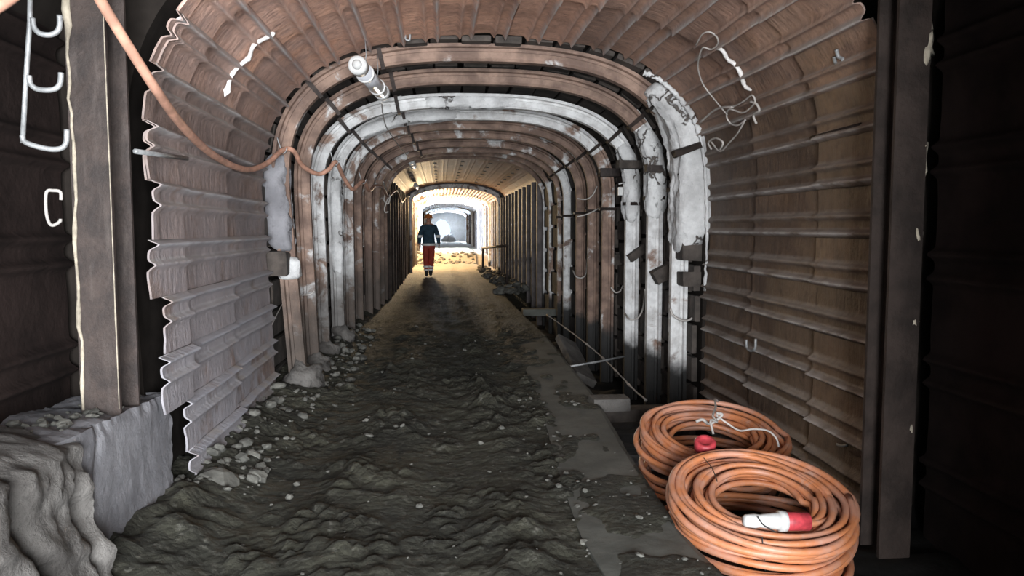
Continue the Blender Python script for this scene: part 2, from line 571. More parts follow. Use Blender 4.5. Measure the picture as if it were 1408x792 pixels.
rows = []
y = -6
while y < 62:
    rows.append(y)
    y += .6 if y < 1.6 else .024 if y < 7 else .05 if y < 10 else .12 if y < 16 else .4
rows.append(62)
NL, NR = 120, 12
def floor_pt(i, j):
    y = rows[j]; e = edge(y)
    if i <= NL:
        x = -2.1 + (e + 2.1) * (i / NL)
        return (x, y, ground(x, y))
    if i == NL + 1: return (e + .004, y, trench_z(y) + far_rise(y))
    x = e + .004 + (2.75 - e) * (i - NL - 1) / NR
    return (x, y, trench_z(y) + far_rise(y) + .05 * fbm(x * 4, y * 4, 0, 3) * (1 if y < 30 else 0))
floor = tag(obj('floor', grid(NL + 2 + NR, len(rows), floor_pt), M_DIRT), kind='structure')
floor.data.materials.append(M_MUD); floor.data.materials.append(M_BOUNCE)
for pl in floor.data.polygons:
    c = pl.center
    if c.x > edge(c.y) and 1.6 < c.y < 15.5: pl.material_index = 1
    elif c.y < 1.4: pl.material_index = 2  # unseen pale floor behind the camera, added to bounce light onto the ceiling

def kerb():
    V, Fc = [], []
    ys = [2.3 + .15 * k for k in range(50)]
    pr = [(-.46, -.5), (-.46, -.012), (-.2, .004), (-.02, .006), (.014, -.01), (.016, -.55)]
    for y in ys:
        e = edge(y)
        for k, (a, z) in enumerate(pr):
            V.append((e + a + .012 * nz(y * 5, k) * (1 if k > 2 else 0), y, z + .006 * nz(y * 3, k, 4)))
    n = len(pr)
    for j in range(len(ys) - 1):
        for i in range(n - 1): Fc.append((j * n + i, (j + 1) * n + i, (j + 1) * n + i + 1, j * n + i + 1)[::-1])
    Fc.append(tuple(range(n))); Fc.append(tuple((len(ys) - 1) * n + k for k in range(n - 1, -1, -1)))
    return V, Fc
tag(obj('trim_1', kerb(), M_KERB, smooth=False), label='pale concrete kerb strip along the trench edge', kind='structure')

# ------------------------------------------------------------------ near rings of pressed steel plates
def resample(poly, step):
    L = [0]
    for (a, b_), (c, d) in zip(poly, poly[1:]): L.append(L[-1] + math.hypot(c - a, d - b_))
    tot = L[-1]
    def at(s):
        s = min(max(s, 0), tot - 1e-6)
        for k in range(len(L) - 1):
            if s <= L[k + 1]:
                t = (s - L[k]) / max(1e-9, L[k + 1] - L[k])
                x = poly[k][0] + (poly[k + 1][0] - poly[k][0]) * t
                z = poly[k][1] + (poly[k + 1][1] - poly[k][1]) * t
                return x, z
    return at, tot
ringpoly = se(.43, 1.87, 1.30, 1.7, 2.5, -.35, .065, 16, 60)
RAT, RTOT = resample(ringpoly, .02)
NPL = round(RTOT / .28)
PITCHP = RTOT / NPL
US = [0, .12, .25, .38, .46, .52, .56, .59, .62, .65, .69, .73, .78, .82, .85, .88, .91, .94, .97, 1.0]
def bumpf(u):
    g1 = math.exp(-((u - .57) / .062) ** 2); g2 = math.exp(-((u - .91) / .058) ** 2)
    g = g1 + g2
    return .22 * g1 + g2, .040 * g1 + .052 * g2 + .006 * sstep(.62, .7, u) * (1 - sstep(.8, .9, u))
def ring_pt(s, inward):
    x, z = RAT(s)
    x2, z2 = RAT(min(s + .03, RTOT)); x1, z1 = RAT(max(s - .03, 0))
    tx, tz = x2 - x1, z2 - z1
    l = math.hypot(tx, tz) or 1
    nx, nzz = tz / l, -tx / l        # pointing into the tunnel (profile runs left -> crown -> right)
    return x + nx * inward, z + nzz * inward

def set_ridge(o, vals):
    at = o.data.attributes.new('ridge', 'FLOAT', 'POINT')
    at.data.foreach_set('value', vals)

RINGS = [  # y near, y far (left end / right end), proud
    ('A', (5.06, 5.36), (6.43, 6.46), 0.0),
    ('B', (4.10, 4.32), (5.14, 5.44), .028),
    ('C', (3.86, 3.45), (4.19, 4.42), .058),
    ('D', (2.2, 2.2), (3.95, 3.55), .075)]
for rn, yn, yf, proud in RINGS:
    for k in range(NPL):
        s0 = k * PITCHP
        fr = (k + .5) / NPL
        xm, zm = RAT(s0 + PITCHP / 2)
        if rn == 'D' and (zm < 2.62) and not (xm < 0 and zm > 1.3): continue
        if rn == 'C' and xm < 0 and zm < .62: continue
        ya = yn[0] + (yn[1] - yn[0]) * fr + random.uniform(-.012, .012)
        yb = yf[0] + (yf[1] - yf[0]) * fr + random.uniform(-.008, .008)
        if rn == 'C' and xm < -1.2: ya += random.uniform(-.04, .1)
        if rn == 'D' and xm < -.9 and zm < 2.75: ya = 3.66 + random.uniform(0, .12)
        NV = max(3, int((yb - ya) / .13))
        side = 'L' if fr < .36 and zm < 2.3 else 'R' if fr > .64 and zm < 2.3 else 'T'
        par = {'L': wall_left, 'R': wall_right, 'T': ceiling}[side]
        pj = proud + random.uniform(-.010, .010)
        V, Fc, A = [], [], []
        nu = len(US)
        tilt = random.uniform(-.008, .008)
        for layer in (0, 1):
            for j in range(NV + 1):
                for i, u in enumerate(US):
                    g, hgt = bumpf(u)
                    yy = ya + (yb - ya) * j / NV
                    if j == 0: yy += .012 * nz(s0 * 3 + u * 4, 2.2, 5)
                    dent = .016 * fbm(s0 * 1.3 + u * .5, yy * 2.2, 3.3, 3) + .012 * nz(s0 * 2 + u, 9.1) * abs(2 * j / NV - 1) ** 3
                    x, z = ring_pt(s0 + u * PITCHP, hgt + pj + dent + tilt * (j / NV - .5) - (.010 if layer else 0))
                    V.append((x, yy, z)); A.append(g)
        b1 = (NV + 1) * nu
        for j in range(NV):
            for i in range(nu - 1):
                a_ = j * nu + i
                Fc.append((a_, a_ + nu, a_ + nu + 1, a_ + 1))
                Fc.append((b1 + a_, b1 + a_ + 1, b1 + a_ + nu + 1, b1 + a_ + nu))
        b2 = len(V)
        rim = [i for i in range(nu)] + [j * nu + nu - 1 for j in range(1, NV + 1)] + [NV * nu + i for i in range(nu - 2, -1, -1)] + [j * nu for j in range(NV - 1, 0, -1)]
        for q in rim:
            V.append(V[q]); A.append(.15)
            V.append(V[b1 + q]); A.append(.15)
        nr = len(rim)
        for q in range(nr):
            a_, b_ = b2 + 2 * q, b2 + 2 * ((q + 1) % nr)
            Fc.append((a_, b_, b_ + 1, a_ + 1))
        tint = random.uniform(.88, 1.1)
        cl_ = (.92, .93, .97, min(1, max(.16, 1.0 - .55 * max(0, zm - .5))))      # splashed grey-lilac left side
        cr_ = (.47, .42, .31, .05)                                                  # dark olive right side, its shade put into the tint
        ct_ = (2.45, 2.03, 1.80, .08 + .25 * sstep(-.2, -1.2, xm)) if xm < 1.2 else (1.35, 1.15, 1.02, .12)  # crown tint raised to stand in for light missing on the ceiling
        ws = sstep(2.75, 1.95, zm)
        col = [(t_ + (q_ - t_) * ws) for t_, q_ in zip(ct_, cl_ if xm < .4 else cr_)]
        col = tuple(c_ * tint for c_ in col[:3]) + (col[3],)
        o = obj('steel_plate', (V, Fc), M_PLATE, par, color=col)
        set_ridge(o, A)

# seam filler squeezed out of the joint at the left and right shoulders
def filler(name, px, yplane, r, par, lab):
    pts = catmull([S(a, b_, r + .03) for a, b_ in px], 4)
    rad = [r * (.5 + .9 * abs(nz(i * .33, yplane))) * min(1, .35 + .3 * min(i, len(pts) - 1 - i)) for i in range(len(pts))]
    o = obj(name, tube(pts, rad, 7), M_FOAM, par)
    o['label'] = lab
    return o
filler('seam_filler', [(378, 45), (366, 52), (349, 62), (343, 78), (337, 84), (330, 90), (318, 104), (313, 122), (309, 133)], 5.10, .022, ceiling, 'white filler strip in the left shoulder joint')
filler('seam_filler', [(262, 0), (254, 14), (248, 25), (238, 30)], 4.1, .014, ceiling, 'pale filler strip in the nearer joint')
filler('seam_filler', [(984, 63), (994, 70), (1001, 82), (1010, 88), (1018, 100), (1024, 118), (1033, 124)], 5.24, .022, ceiling, 'white filler strip in the right shoulder joint')

ec = catmull([P(a_, b_, y=6.38) for a_, b_ in [(885, 100), (905, 108), (925, 125), (945, 148), (958, 172), (966, 205), (971, 260), (972, 330), (969, 400)]], 10)
o = obj('edge_crust', tube([p + Vector((.012 * nz(k * .9, 3), .01 * nz(k * .8, 6), .012 * nz(k * 1.1, 8))) for k, p in enumerate(ec)], [(.016 + .022 * abs(nz(k * .6, 5.5))) * (1 if k < 45 else .6) for k in range(len(ec))], 7), M_CRUST, wall_right)
o['label'] = 'ragged pale crust along the plate edge'
# near side panels in front of the rings
def ribbed_panel(name, x, y0, y1, z0, z1, par, m, sign, ribs):
    nzs = 220
    def fn(i, j):
        z = z0 + (z1 - z0) * i / (nzs - 1)
        yy = y0 + (y1 - y0) * j / 10
        o = 0
        for r_ in ribs: o += .045 * math.exp(-((z - r_) / .022) ** 2) + .045 * math.exp(-((z - r_ - .12) / .022) ** 2)
        return (x + sign * (o + .01 * fbm(yy * 2, z * 3, x, 2)), yy, z)
    return obj(name, grid(nzs, 11, fn, flip=sign > 0), m, par)
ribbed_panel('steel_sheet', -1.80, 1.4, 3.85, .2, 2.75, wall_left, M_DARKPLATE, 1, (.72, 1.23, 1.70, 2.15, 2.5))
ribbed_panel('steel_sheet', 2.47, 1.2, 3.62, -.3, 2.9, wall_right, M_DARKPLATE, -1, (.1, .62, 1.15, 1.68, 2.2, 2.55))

# ------------------------------------------------------------------ steel arches
def arch_path(cx, a, b, zs, n, z0l, z0r, leanL=0.):
    pts = []
    for k in range(9):
        z = z0l + (zs - z0l) * k / 9
        pts.append((cx - a + leanL * (1 - max(z, 0) / zs), z))
    for k in range(49):
        th = math.pi * (1 - k / 48)
        c, s = math.cos(th), math.sin(th)
        pts.append((cx + a * math.copysign(abs(c) ** (2 / n), c), zs + b * max(s, 0) ** (2 / n)))
    for k in range(9):
        z = zs + (z0r - zs) * (k + 1) / 9
        pts.append((cx + a, z))
    return pts

# section of the rolled profile: (radial outward, along the tunnel)
SEC = [(0, -.045), (0, .045), (.022, .06), (.075, .06), (.082, .045), (.105, .05), (.112, .09), (.14, .09), (.14, -.09), (.112, -.09), (.105, -.05), (.082, -.045), (.075, -.06), (.022, -.06)]
def sweep(poly, sec, y, s0, s1, n, amp=0., seed=0., grow=(0, 0), taper=False):
    at, tot = resample(poly, .02)
    V, Fc = [], []
    m = len(sec)
    for j in range(n + 1):
        s = tot * (s0 + (s1 - s0) * j / n)
        x, z = at(s)
        x2, z2 = at(min(tot, s + .05)); x1, z1 = at(max(0, s - .05))
        tx, tz = x2 - x1, z2 - z1
        l = math.hypot(tx, tz) or 1
        ox, oz = -tz / l, tx / l      # outward
        for k, (r, d) in enumerate(sec):
            q = amp * (fbm(x * 3 + seed, z * 3 + k * .35, seed + d * 6, 3) + .35 * fbm(x * 11 + seed, z * 11, d * 14 + k * .5, 3)) if amp else 0
            rr = r + grow[0] + q
            if taper:
                e = min(1, j / n / .2, (1 - j / n) / .28)
                e = math.sqrt(max(0, e * (2 - e)))
                rr = .06 + (rr - .06) * (.2 + .8 * e); d = d * (.35 + .65 * e)
            V.append((x + ox * rr, y + d + q * .6, z + oz * rr))
    for j in range(n):
        for k in range(m):
            k2 = (k + 1) % m
            Fc.append((j * m + k, j * m + k2, (j + 1) * m + k2, (j + 1) * m + k))
    Fc.append(tuple(range(m))[::-1]); Fc.append(tuple(n * m + k for k in range(m)))
    return V, Fc

#        y,    xl(inner), xr(inner), crown, lean, crust: crown, left leg, right leg, label
ARCH = [
 (6.72, -1.27, 2.05, 2.83, .12, .36, .36, .62, 'foremost rust-brown arch rib, thick pale cement crust on its right shoulder'),
 (7.45, -1.22, 2.03, 2.77, .06, .30, .42, .66, 'brown arch rib just behind the foremost one, right leg white with cement'),
 (8.30, -1.22, 2.015, 2.685, .04, .72, .58, .68, 'third arch rib from the camera, crown coated white and cracked'),
 (9.25, -1.17, 1.955, 2.69, .03, .60, .66, .40, 'fourth arch rib from the camera, white left leg and rusty right leg'),
 (10.15, -1.12, 1.955, 2.69, 0, .45, .52, .34, 'fifth arch rib from the camera, crown brown and grey'),
 (11.05, -1.10, 1.955, 2.68, 0, .42, .42, .32, 'sixth arch rib from the camera, rusty brown on its right side'),
 (12.15, -1.06, 1.945, 2.675, 0, .48, .40, .62, 'seventh arch rib from the camera, white streak on its right shoulder'),
 (12.85, -1.0, 1.955, 2.66, 0, .40, .45, .50, 'eighth arch rib from the camera, thin and grey'),
 (13.85, -1.0, 1.95, 2.70, 0, .38, .4, .58, 'ninth arch rib from the camera, pale grey right leg'),
 (14.72, -1.0, 1.955, 2.72, 0, .35, .4, .62, 'last arch rib before the low smooth vault, pale bluish right leg'),
]
ARCHES = []
for q, (y, xl, xr, zc, lean, cc, cl, crr, lab) in enumerate(ARCH):
    cx, a = (xl + xr) / 2, (xr - xl) / 2
    zr = trench_z(y) - .03
    zl = ground(-1.2, y) - .08
    t = thing('steel_arch', lab, 'arch rib', (cx, y, zl), 'rolled steel arch ribs along the tunnel')
    poly = arch_path(cx, a, zc - 1.75, 1.75, 2.8, zl, zr, lean)
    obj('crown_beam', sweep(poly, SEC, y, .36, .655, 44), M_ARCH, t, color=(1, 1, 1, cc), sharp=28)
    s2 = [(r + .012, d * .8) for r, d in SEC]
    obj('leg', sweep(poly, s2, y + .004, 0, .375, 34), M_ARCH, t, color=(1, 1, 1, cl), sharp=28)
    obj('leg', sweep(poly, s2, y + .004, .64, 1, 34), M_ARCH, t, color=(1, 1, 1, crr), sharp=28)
    at, tot = resample(poly, .02)
    if q < 8:
        for f in (.368, .648, .30, .735):
            csec = [(-.022, -.055), (-.022, .055), (.06, .1), (.16, .1), (.16, -.1), (.06, -.1)]
            w_ = .035 / tot
            obj('clamp', sweep(poly, csec, y, f - w_ / 2, f + w_ / 2, 1), M_POSTDARK if f > .5 else M_POST, t, smooth=False)
    ARCHES.append((t, poly, tot))

def crust(i, s0, s1, sec, amp, name='cement_crust', n=40, lab=None, dy=0, m=None):
    t, poly, tot = ARCHES[i]
    o = obj(name, sweep(poly, sec, ARCH[i][0] + dy, s0, s1, n, amp, i * 3.1 + s0 * 7, taper=True), m or M_CRUST, t)
    o['label'] = lab or 'pale cracked cement crust'
    return o
def csec(r0, r1, d0, d1, n=5):
    s = []
    for k in range(n): s.append((r0 + .012 * math.sin(k * 2.1), d0 + (d1 - d0) * k / (n - 1)))
    for k in range(n): s.append((r1, d1 + (d0 - d1) * k / (n - 1)))
    for k in range(1, 3): s.append((r1 + (r0 - r1) * k / 3, d0))
    return s
crust(0, .632, .80, csec(-.004, .30, -.30, .07, 14), .045, n=110, lab='thick white cement crust over the right shoulder and leg')
crust(0, .14, .235, csec(.04, .23, -.10, .08, 8), .06, lab='grey cement patch beside the left leg', m=M_CONC)
crust(0, .112, .135, csec(-.01, .15, -.10, .09), .03, lab='small white cement patch on the left leg')
crust(1, .655, .76, csec(-.008, .17, -.10, .085, 8), .03, lab='white cement crust on the right shoulder')
crust(2, .40, .52, csec(-.006, .12, -.085, .08, 8), .02, lab='white cracked cement on the crown')
crust(2, .66, .76, csec(-.008, .15, -.095, .08, 8), .028, lab='white cement crust on the right shoulder')
crust(3, .30, .45, csec(-.006, .12, -.085, .08, 8), .02, lab='pale cement on the left of the crown')
crust(3, .10, .27, csec(-.006, .12, -.075, .08, 8), .025, lab='pale cement coat on the left leg')

# mounds of spilt cement at the feet of the left legs
for i, (rx, ry, rz) in enumerate([(.17, .2, .16), (.13, .15, .1), (.13, .16, .13), (.14, .18, .13)]):
    y, xl = ARCH[i][0], ARCH[i][1] + ARCH[i][4]
    o = obj('cement_mound', blob((xl - .05, y, ground(-1.2, y) + .0), (rx, ry, rz), 2, .45, 2.0, i * 2.2), M_ROUGHC, ARCHES[i][0])
    o['label'] = 'spilt grey cement at the foot of the left leg'

# lagging boards behind the arches
bm_board = None
def board(par, c, ln, wd, th, ang, dark=False):
    """one board along the tunnel, standing at angle ang in the cross-section; all share one mesh"""
    global bm_board
    if bm_board is None:
        o = obj('lagging_board', box((0, 0, 0), (1, 1, 1), ch=.06), M_BOARD, None, smooth=False)
        bm_board = o.data
    else:
        o = bpy.data.objects.new('lagging_board', bm_board); COL.objects.link(o)
    o.parent = par
    o.location = c
    o.rotation_euler = (random.uniform(-.01, .01), ang, random.uniform(-.02, .02))
    o.scale = (th, ln, wd)
    return o
ys = [6.52] + [a[0] for a in ARCH]
for i in range(len(ys) - 1):
    ya, yb = ys[i] + .01, ys[i + 1] - .01
    ym = (ya + yb) / 2
    poly = mid_p(ym)
    at, tot = resample(poly, .02)
    step = .27 if i < 5 else .4
    s = .55
    while s < tot - .3:
        x, z = at(s)
        x2, z2 = at(s + .04); x1, z1 = at(s - .04)
        ang = math.atan2(x2 - x1, z2 - z1)
        l = math.hypot(x2 - x1, z2 - z1)
        nx, nz_ = (z2 - z1) / l, -(x2 - x1) / l
        ins = random.uniform(.018, .05)
        par = wall_left if x < -.5 and z < 2.4 else wall_right if x > 1.4 and z < 2.4 else ceiling
        board(par, (x + nx * ins, ym, z + nz_ * ins), yb - ya + .04, step * random.uniform(.78, .94), random.uniform(.035, .06), ang)
        s += step

# struts, blocks and wedges between the arch legs (right side mostly)
BLK = [
 (945, 206, 6.40, (.24, .10, .06), .35, 'short dark steel strut on the crusted right shoulder of the foremost arch', M_POSTDARK),
 (948, 335, 6.60, (.20, .22, .30), 0, 'dark timber block beside the right leg of the foremost arch', M_BOARD),
 (952, 383, 6.62, (.26, .24, .12), 0, 'grey timber plank end below the dark block by the foremost right leg', M_BOARD),
 (898, 232, 7.35, (.16, .10, .07), 0, 'grey steel clamp plate at the top of the second right leg', M_POST),
 (912, 376, 7.30, (.20, .12, .14), .5, 'tilted dark block wedged beside the second right leg', M_BOARD),
 (868, 226, 8.18, (.30, .12, .09), 0, 'pale timber lintel across the top of the third right leg', M_BOARD),
 (876, 348, 8.2, (.22, .1, .09), .6, 'leaning dark wedge beside the third right leg', M_BOARD),
 (838, 238, 9.2, (.24, .12, .10), 0, 'rusty lintel block over the fourth right leg', M_POST),
 (850, 357, 9.3, (.2, .2, .14), 0, 'grey block low beside the fourth right leg', M_BOARD),
 (381, 362, 6.60, (.2, .22, .2), 0, 'dusty brown timber block behind the foremost left leg', M_BOARD),
]
for px, py, y, s, r, lab, m_ in BLK:
    c = P(px, py, y=y)
    rot = Matrix.Rotation(-r, 3, 'Y')
    tag(obj('wedge_block', box(c, s, jit=.008, rot=rot), m_, smooth=False), lab, 'block', 'blocks and struts wedged at the arch ribs')

# ------------------------------------------------------------------ low vault and walls further on
def vault_plate_mesh(k, n, y0, y1):
    x0 = -1.1 + 3.12 * k / n
    return x0
capA, capT = resample(far_p(15)[NW:NW + NC + 1], .02)
NCP = 12
for r in range(9):
    y0 = 14.9 + r * 1.055; y1 = y0 + 1.05
    for k in range(NCP):
        V, Fc = [], []
        us = (0, .55, .62, .69, .86, .93, 1)
        hs = (0, 0, .006, .002, .002, .006, 0)
        for yy in (y0, y1):
            for u, h in zip(us, hs):
                x, z = capA(capT * (k + u) / NCP)
                V.append((x, yy, z - .03 - h + (.01 if yy == y0 else 0)))
        nu = len(us)
        for i in range(nu - 1): Fc.append((i, nu + i, nu + i + 1, i + 1))
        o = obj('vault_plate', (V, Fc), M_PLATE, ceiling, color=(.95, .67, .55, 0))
# bolts under the vault plates
for r in range(1, 8):
    y0 = 14.9 + r * 1.055
    for k in (2, 4, 6, 8, 10):
        x, z = capA(capT * k / NCP)
        o = obj('bolt', box((x, y0, z - .085), (.07, .04, .02)), M_FARPOST, ceiling, smooth=False)
# vault beyond the lit ring: corrugated, built as one far piece
def farvault():
    n = 90
    at, tot = resample(far_p(26)[NW:NW + NC + 1], .02)
    ysv = [24.45, 28, 33, 38, 44, 50, 56, 61.5]
    def fn(i, j):
        x, z = at(tot * i / (n - 1))
        return (x, ysv[j], z - .04 - .05 * abs(math.sin(i * math.pi / 3)))
    return grid(n, len(ysv), fn, flip=True)
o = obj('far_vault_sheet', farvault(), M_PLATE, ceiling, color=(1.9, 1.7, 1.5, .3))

for side, par in ((-1, wall_left), (1, wall_right)):
    xw = -1.10 if side < 0 else 2.02
    shared = None
    yy = 15.05
    while yy < 60:
        if not (side < 0 and 32.8 < yy < 38.3):
            if shared is None:
                o = obj('wall_post', box((0, 0, 0), (.12, .16, 3.0)), M_POSTDARK if side < 0 else M_FARPOST, par, smooth=False); shared = o.data
            else:
                o = bpy.data.objects.new('wall_post', shared); COL.objects.link(o); o.parent = par
            o.location = (xw - side * .07, yy, .86 + (.02 * (side < 0)))
        yy += .92 if yy < 42 else 3
# low arch ribs further in
for q, (y, lab) in enumerate([(24.42, 'low arch rib at the start of the lit stretch of vault'), (29.5, 'low arch rib behind the lit lamp'), (33.0, 'low arch rib on the near side of the side opening'), (38.2, 'low arch rib on the far side of the side opening'), (46, 'last but one low arch rib, seen small and bluish'), (54, 'farthest low arch rib near the bright end opening')]):
    t = thing('steel_arch', lab, 'arch rib', (.46, y, 0), 'rolled steel arch ribs along the tunnel')
    poly = arch_path(.46, 1.36, .40, 2.26, 2.0, -.1 + far_rise(y), -.1 + far_rise(y))
    obj('crown_beam', sweep(poly, SEC, y, .37, .63, 30), M_ARCH, t, color=(1, 1, 1, .6))
    obj('leg', sweep(poly, SEC, y, 0, .38, 14), M_ARCH, t, color=(1, 1, 1, .6))
    obj('leg', sweep(poly, SEC, y, .62, 1, 14), M_ARCH, t, color=(1, 1, 1, .6))

# end wall with a ragged opening to daylight
def endwall():
    hole = [P(px, py, y=62) for px, py in [(598, 337), (597, 320), (599, 306), (606, 301), (613, 303), (618, 309), (620, 318), (616, 326), (612, 337)]]
    outer = [(-1.4, 62, -.5), (-1.4, 62, 1), (-1.4, 62, 2.2), (-1.2, 62, 3.4), (.5, 62, 3.4), (2.3, 62, 3.4), (2.3, 62, 2), (2.3, 62, 1), (2.3, 62, -.5)]
    V = [tuple(h) for h in hole] + outer + [(h[0], 62.5, h[2]) for h in hole]
    n = len(hole)
    Fc = [(i, i + 1, n + i + 1, n + i) for i in range(n - 1)] + [(n - 1, 0, n, 2 * n - 1)]
    Fc += [(i, (i + 1) % n, 2 * n + (i + 1) % n, 2 * n + i) for i in range(n)]
    return V, Fc
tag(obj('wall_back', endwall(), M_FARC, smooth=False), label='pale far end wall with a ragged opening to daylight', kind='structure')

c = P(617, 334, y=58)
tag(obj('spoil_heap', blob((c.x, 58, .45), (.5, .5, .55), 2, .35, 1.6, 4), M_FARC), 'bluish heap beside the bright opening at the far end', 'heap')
hz = bpy.data.materials.new('dusty_air'); hz.use_nodes = True
nt = hz.node_tree; nt.nodes.remove(nt.nodes['Principled BSDF'])
vsn = nt.nodes.new('ShaderNodeVolumeScatter')
vsn.inputs['Density'].default_value = .012; vsn.inputs['Anisotropy'].default_value = .5
vsn.inputs['Color'].default_value = (.9, .95, 1, 1)
nt.links.new(vsn.outputs[0], nt.nodes['Material Output'].inputs['Volume'])
tag(obj('dusty_air', box((.46, 43.5, 1.4), (3.0, 35.6, 2.75), ch=.02), hz, smooth=False), 'hazy dusty air filling the bright far stretch of tunnel', 'haze', kind='stuff')

# ------------------------------------------------------------------ posts by the camera
def hbeam(x0, x1, y0, y1, z0, z1, tf=.018):
    xm = (x0 + x1) / 2
    h = z1 - z0
    zc = (z0 + z1) / 2
    return (box((xm, y0 + tf / 2, zc), (x1 - x0, tf, h), ch=.2), box((xm, y1 - tf / 2, zc), (x1 - x0, tf, h), ch=.2), box((xm, (y0 + y1) / 2, zc), (.014, y1 - y0 - 2 * tf + .002, h), ch=.1))
YL = 3.40
xl0, xl1 = P(100, 300, y=YL).x, P(155, 300, y=YL).x
t = thing('steel_post', 'rusty brown steel column standing on the grey concrete footing at left', 'post', ((xl0 + xl1) / 2, YL + .1, .56))
zt = 2.98
a_, b_, c_ = hbeam(xl0, xl1, YL, YL + .22, .56, zt)
obj('flange', a_, M_POST, t, smooth=False); obj('flange', b_, M_POST, t, smooth=False); obj('web', c_, M_POST, t, smooth=False)
pts = [Vector((xl0 + .008, YL - .004, .62 + .06 * k)) + Vector((random.uniform(-.004, .012), 0, 0)) for k in range(40)]
obj('crust_streak', tube(pts, [.006 + .012 * abs(nz(k * .8, 3)) + (.008 if k > 26 else 0) for k in range(40)], 6), M_OCHRE, t)['label'] = 'ochre white crust down the left edge'
pts = [Vector((xl1 - .004, YL - .002, .62 + .08 * k)) for k in range(30)]
obj('crust_streak', tube(pts, [.002 + .004 * abs(nz(k * .9, 5)) for k in range(30)], 5), M_OCHRE, t)['label'] = 'thin ochre line down the right edge'

YR = 3.2
xr0, xr1 = P(1226, 300, y=YR).x, P(1270, 300, y=YR).x
t = thing('steel_post', 'dark brown steel column on the right in front of the black sheet wall', 'post', ((xr0 + xr1) / 2, YR + .1, -.1))
a_, b_, c_ = hbeam(xr0, xr1, YR, YR + .17, -.1, 3.05)
obj('flange', a_, M_POSTDARK, t, smooth=False); obj('flange', b_, M_POSTDARK, t, smooth=False); obj('web', c_, M_POSTDARK, t, smooth=False)
for px, py, w_, h_ in ((1280, 66, .035, .08), (1275, 212, .018, .10), (1268, 320, .022, .07), (1262, 440, .02, .03), (1258, 590, .012, .03)):
    c = P(px - 7, py, y=YR + .015)
    o = obj('crust_patch', blob((c.x, c.y, c.z), (w_, .012, h_), 2, .9, 1.7, px * .7), M_OCHRE, t)
    o['label'] = 'small pale crust patch on the edge'

# ------------------------------------------------------------------ concrete at lower left
def footing():
    xb = -1.365
    y0, y1 = 2.66, 3.95
    nx, ny, nzv = 12, 60, 26
    V, Fc = [], []
    def sheet(nu, nv, fn, flip=False):
        v, f = grid(nu, nv, fn, flip)
        b = len(V); V.extend(v); Fc.extend([tuple(i + b for i in q) for q in f])
    def jit(x, y, z):
        top = .575 + .05 * (y1 - y) / (y1 - y0)
        ed = sstep(top - .06, top, z) * sstep(xb - .1, xb, x) + .8 * sstep(y1 - .08, y1, y) * sstep(xb - .08, xb, x)
        q = .006 * fbm(x * 5, y * 6, z * 6, 4) - .04 * ed * abs(fbm(y * 7, z * 7, x * 7, 3))
        return q
    def face(i, j):   # front face
        y = y0 + (y1 - y0) * j / (ny - 1); z = -.1 + (.675 + .05 * (y1 - y)) * i / (nzv - 1)
        q = jit(xb, y, z)
        crack = -.02 * math.exp(-((y - 3.12 - .02 * math.sin(z * 12)) / .015) ** 2) * sstep(.3, .35, z)
        return (xb + q + crack + .05 * sstep(.15, -.02, z), y, z)
    def top(i, j):
        y = y0 + (y1 - y0) * j / (ny - 1); x = -1.9 + (xb + 1.9) * i / (nx - 1)
        z = .575 + .05 * (y1 - y)
        if i == nx - 1: return face(nzv - 1, j)
        return (x, y, z + .03 * fbm(x * 7, y * 7, 2, 4) - .005)
    def end(i, j):
        x = -1.9 + (xb + 1.9) * i / (nx - 1); z = -.1 + .675 * j / (nzv - 1)
        if i == nx - 1: return face(j, ny - 1)
        return (x, y1 + .012 * fbm(x * 6, z * 6, 1, 3), z)
    def near(i, j):
        x = -1.9 + (xb + 1.9) * i / (nx - 1); z = -.1 + (.675 + .05 * (y1 - y0)) * j / (nzv - 1)
        if i == nx - 1: return face(j, 0)
        return (x, y0 + .02 * fbm(x * 6, z * 6, 4, 3), z)
    sheet(nzv, ny, face, True); sheet(nx, ny, top); sheet(nx, nzv, end, True); sheet(nx, nzv, near)
    return V, Fc
t = thing('concrete_footing', 'smooth grey concrete footing block under the rusty column', 'footing', (-1.62, 3.4, 0))
obj('block', footing(), M_CONC, t)
rv = random.Random(3)
def stone_meshes(n, sub=0):
    out = []
    for k in range(n):
        v, f = ico(sub)
        m = bpy.data.meshes.new('stone')
        m.from_pydata([tuple(p * (1 + .35 * mn.noise(p * 1.3 + Vector((k * 5.1, 0, 0))))) for p in v], [], f)
        m.materials.append(M_STONE)
        out.append(m)
    return out
STM = stone_meshes(7, 0) + stone_meshes(3, 1)
def stone(par, loc, s, big=False):
    m = STM[rv.randrange(7, 10)] if big else STM[rv.randrange(7)]
    o = bpy.data.objects.new('stone', m); COL.objects.link(o)
    o.parent = par
    off = ROOT.get(par, Vector((0, 0, 0)))
    o.location = Vector(loc) - off
    o.scale = (s * rv.uniform(.8, 1.3), s * rv.uniform(.8, 1.3), s * rv.uniform(.45, .8))
    o.rotation_euler = (rv.uniform(-.4, .4), rv.uniform(-.4, .4), rv.uniform(0, 6.3))
    return o
for k in range(46):   # crumbs lying on the footing
    y = rv.uniform(2.9, 3.9); x = rv.uniform(-1.7, -1.40)
    stone(t, (x, y, .585 + .05 * (3.95 - y)), rv.uniform(.008, .03))

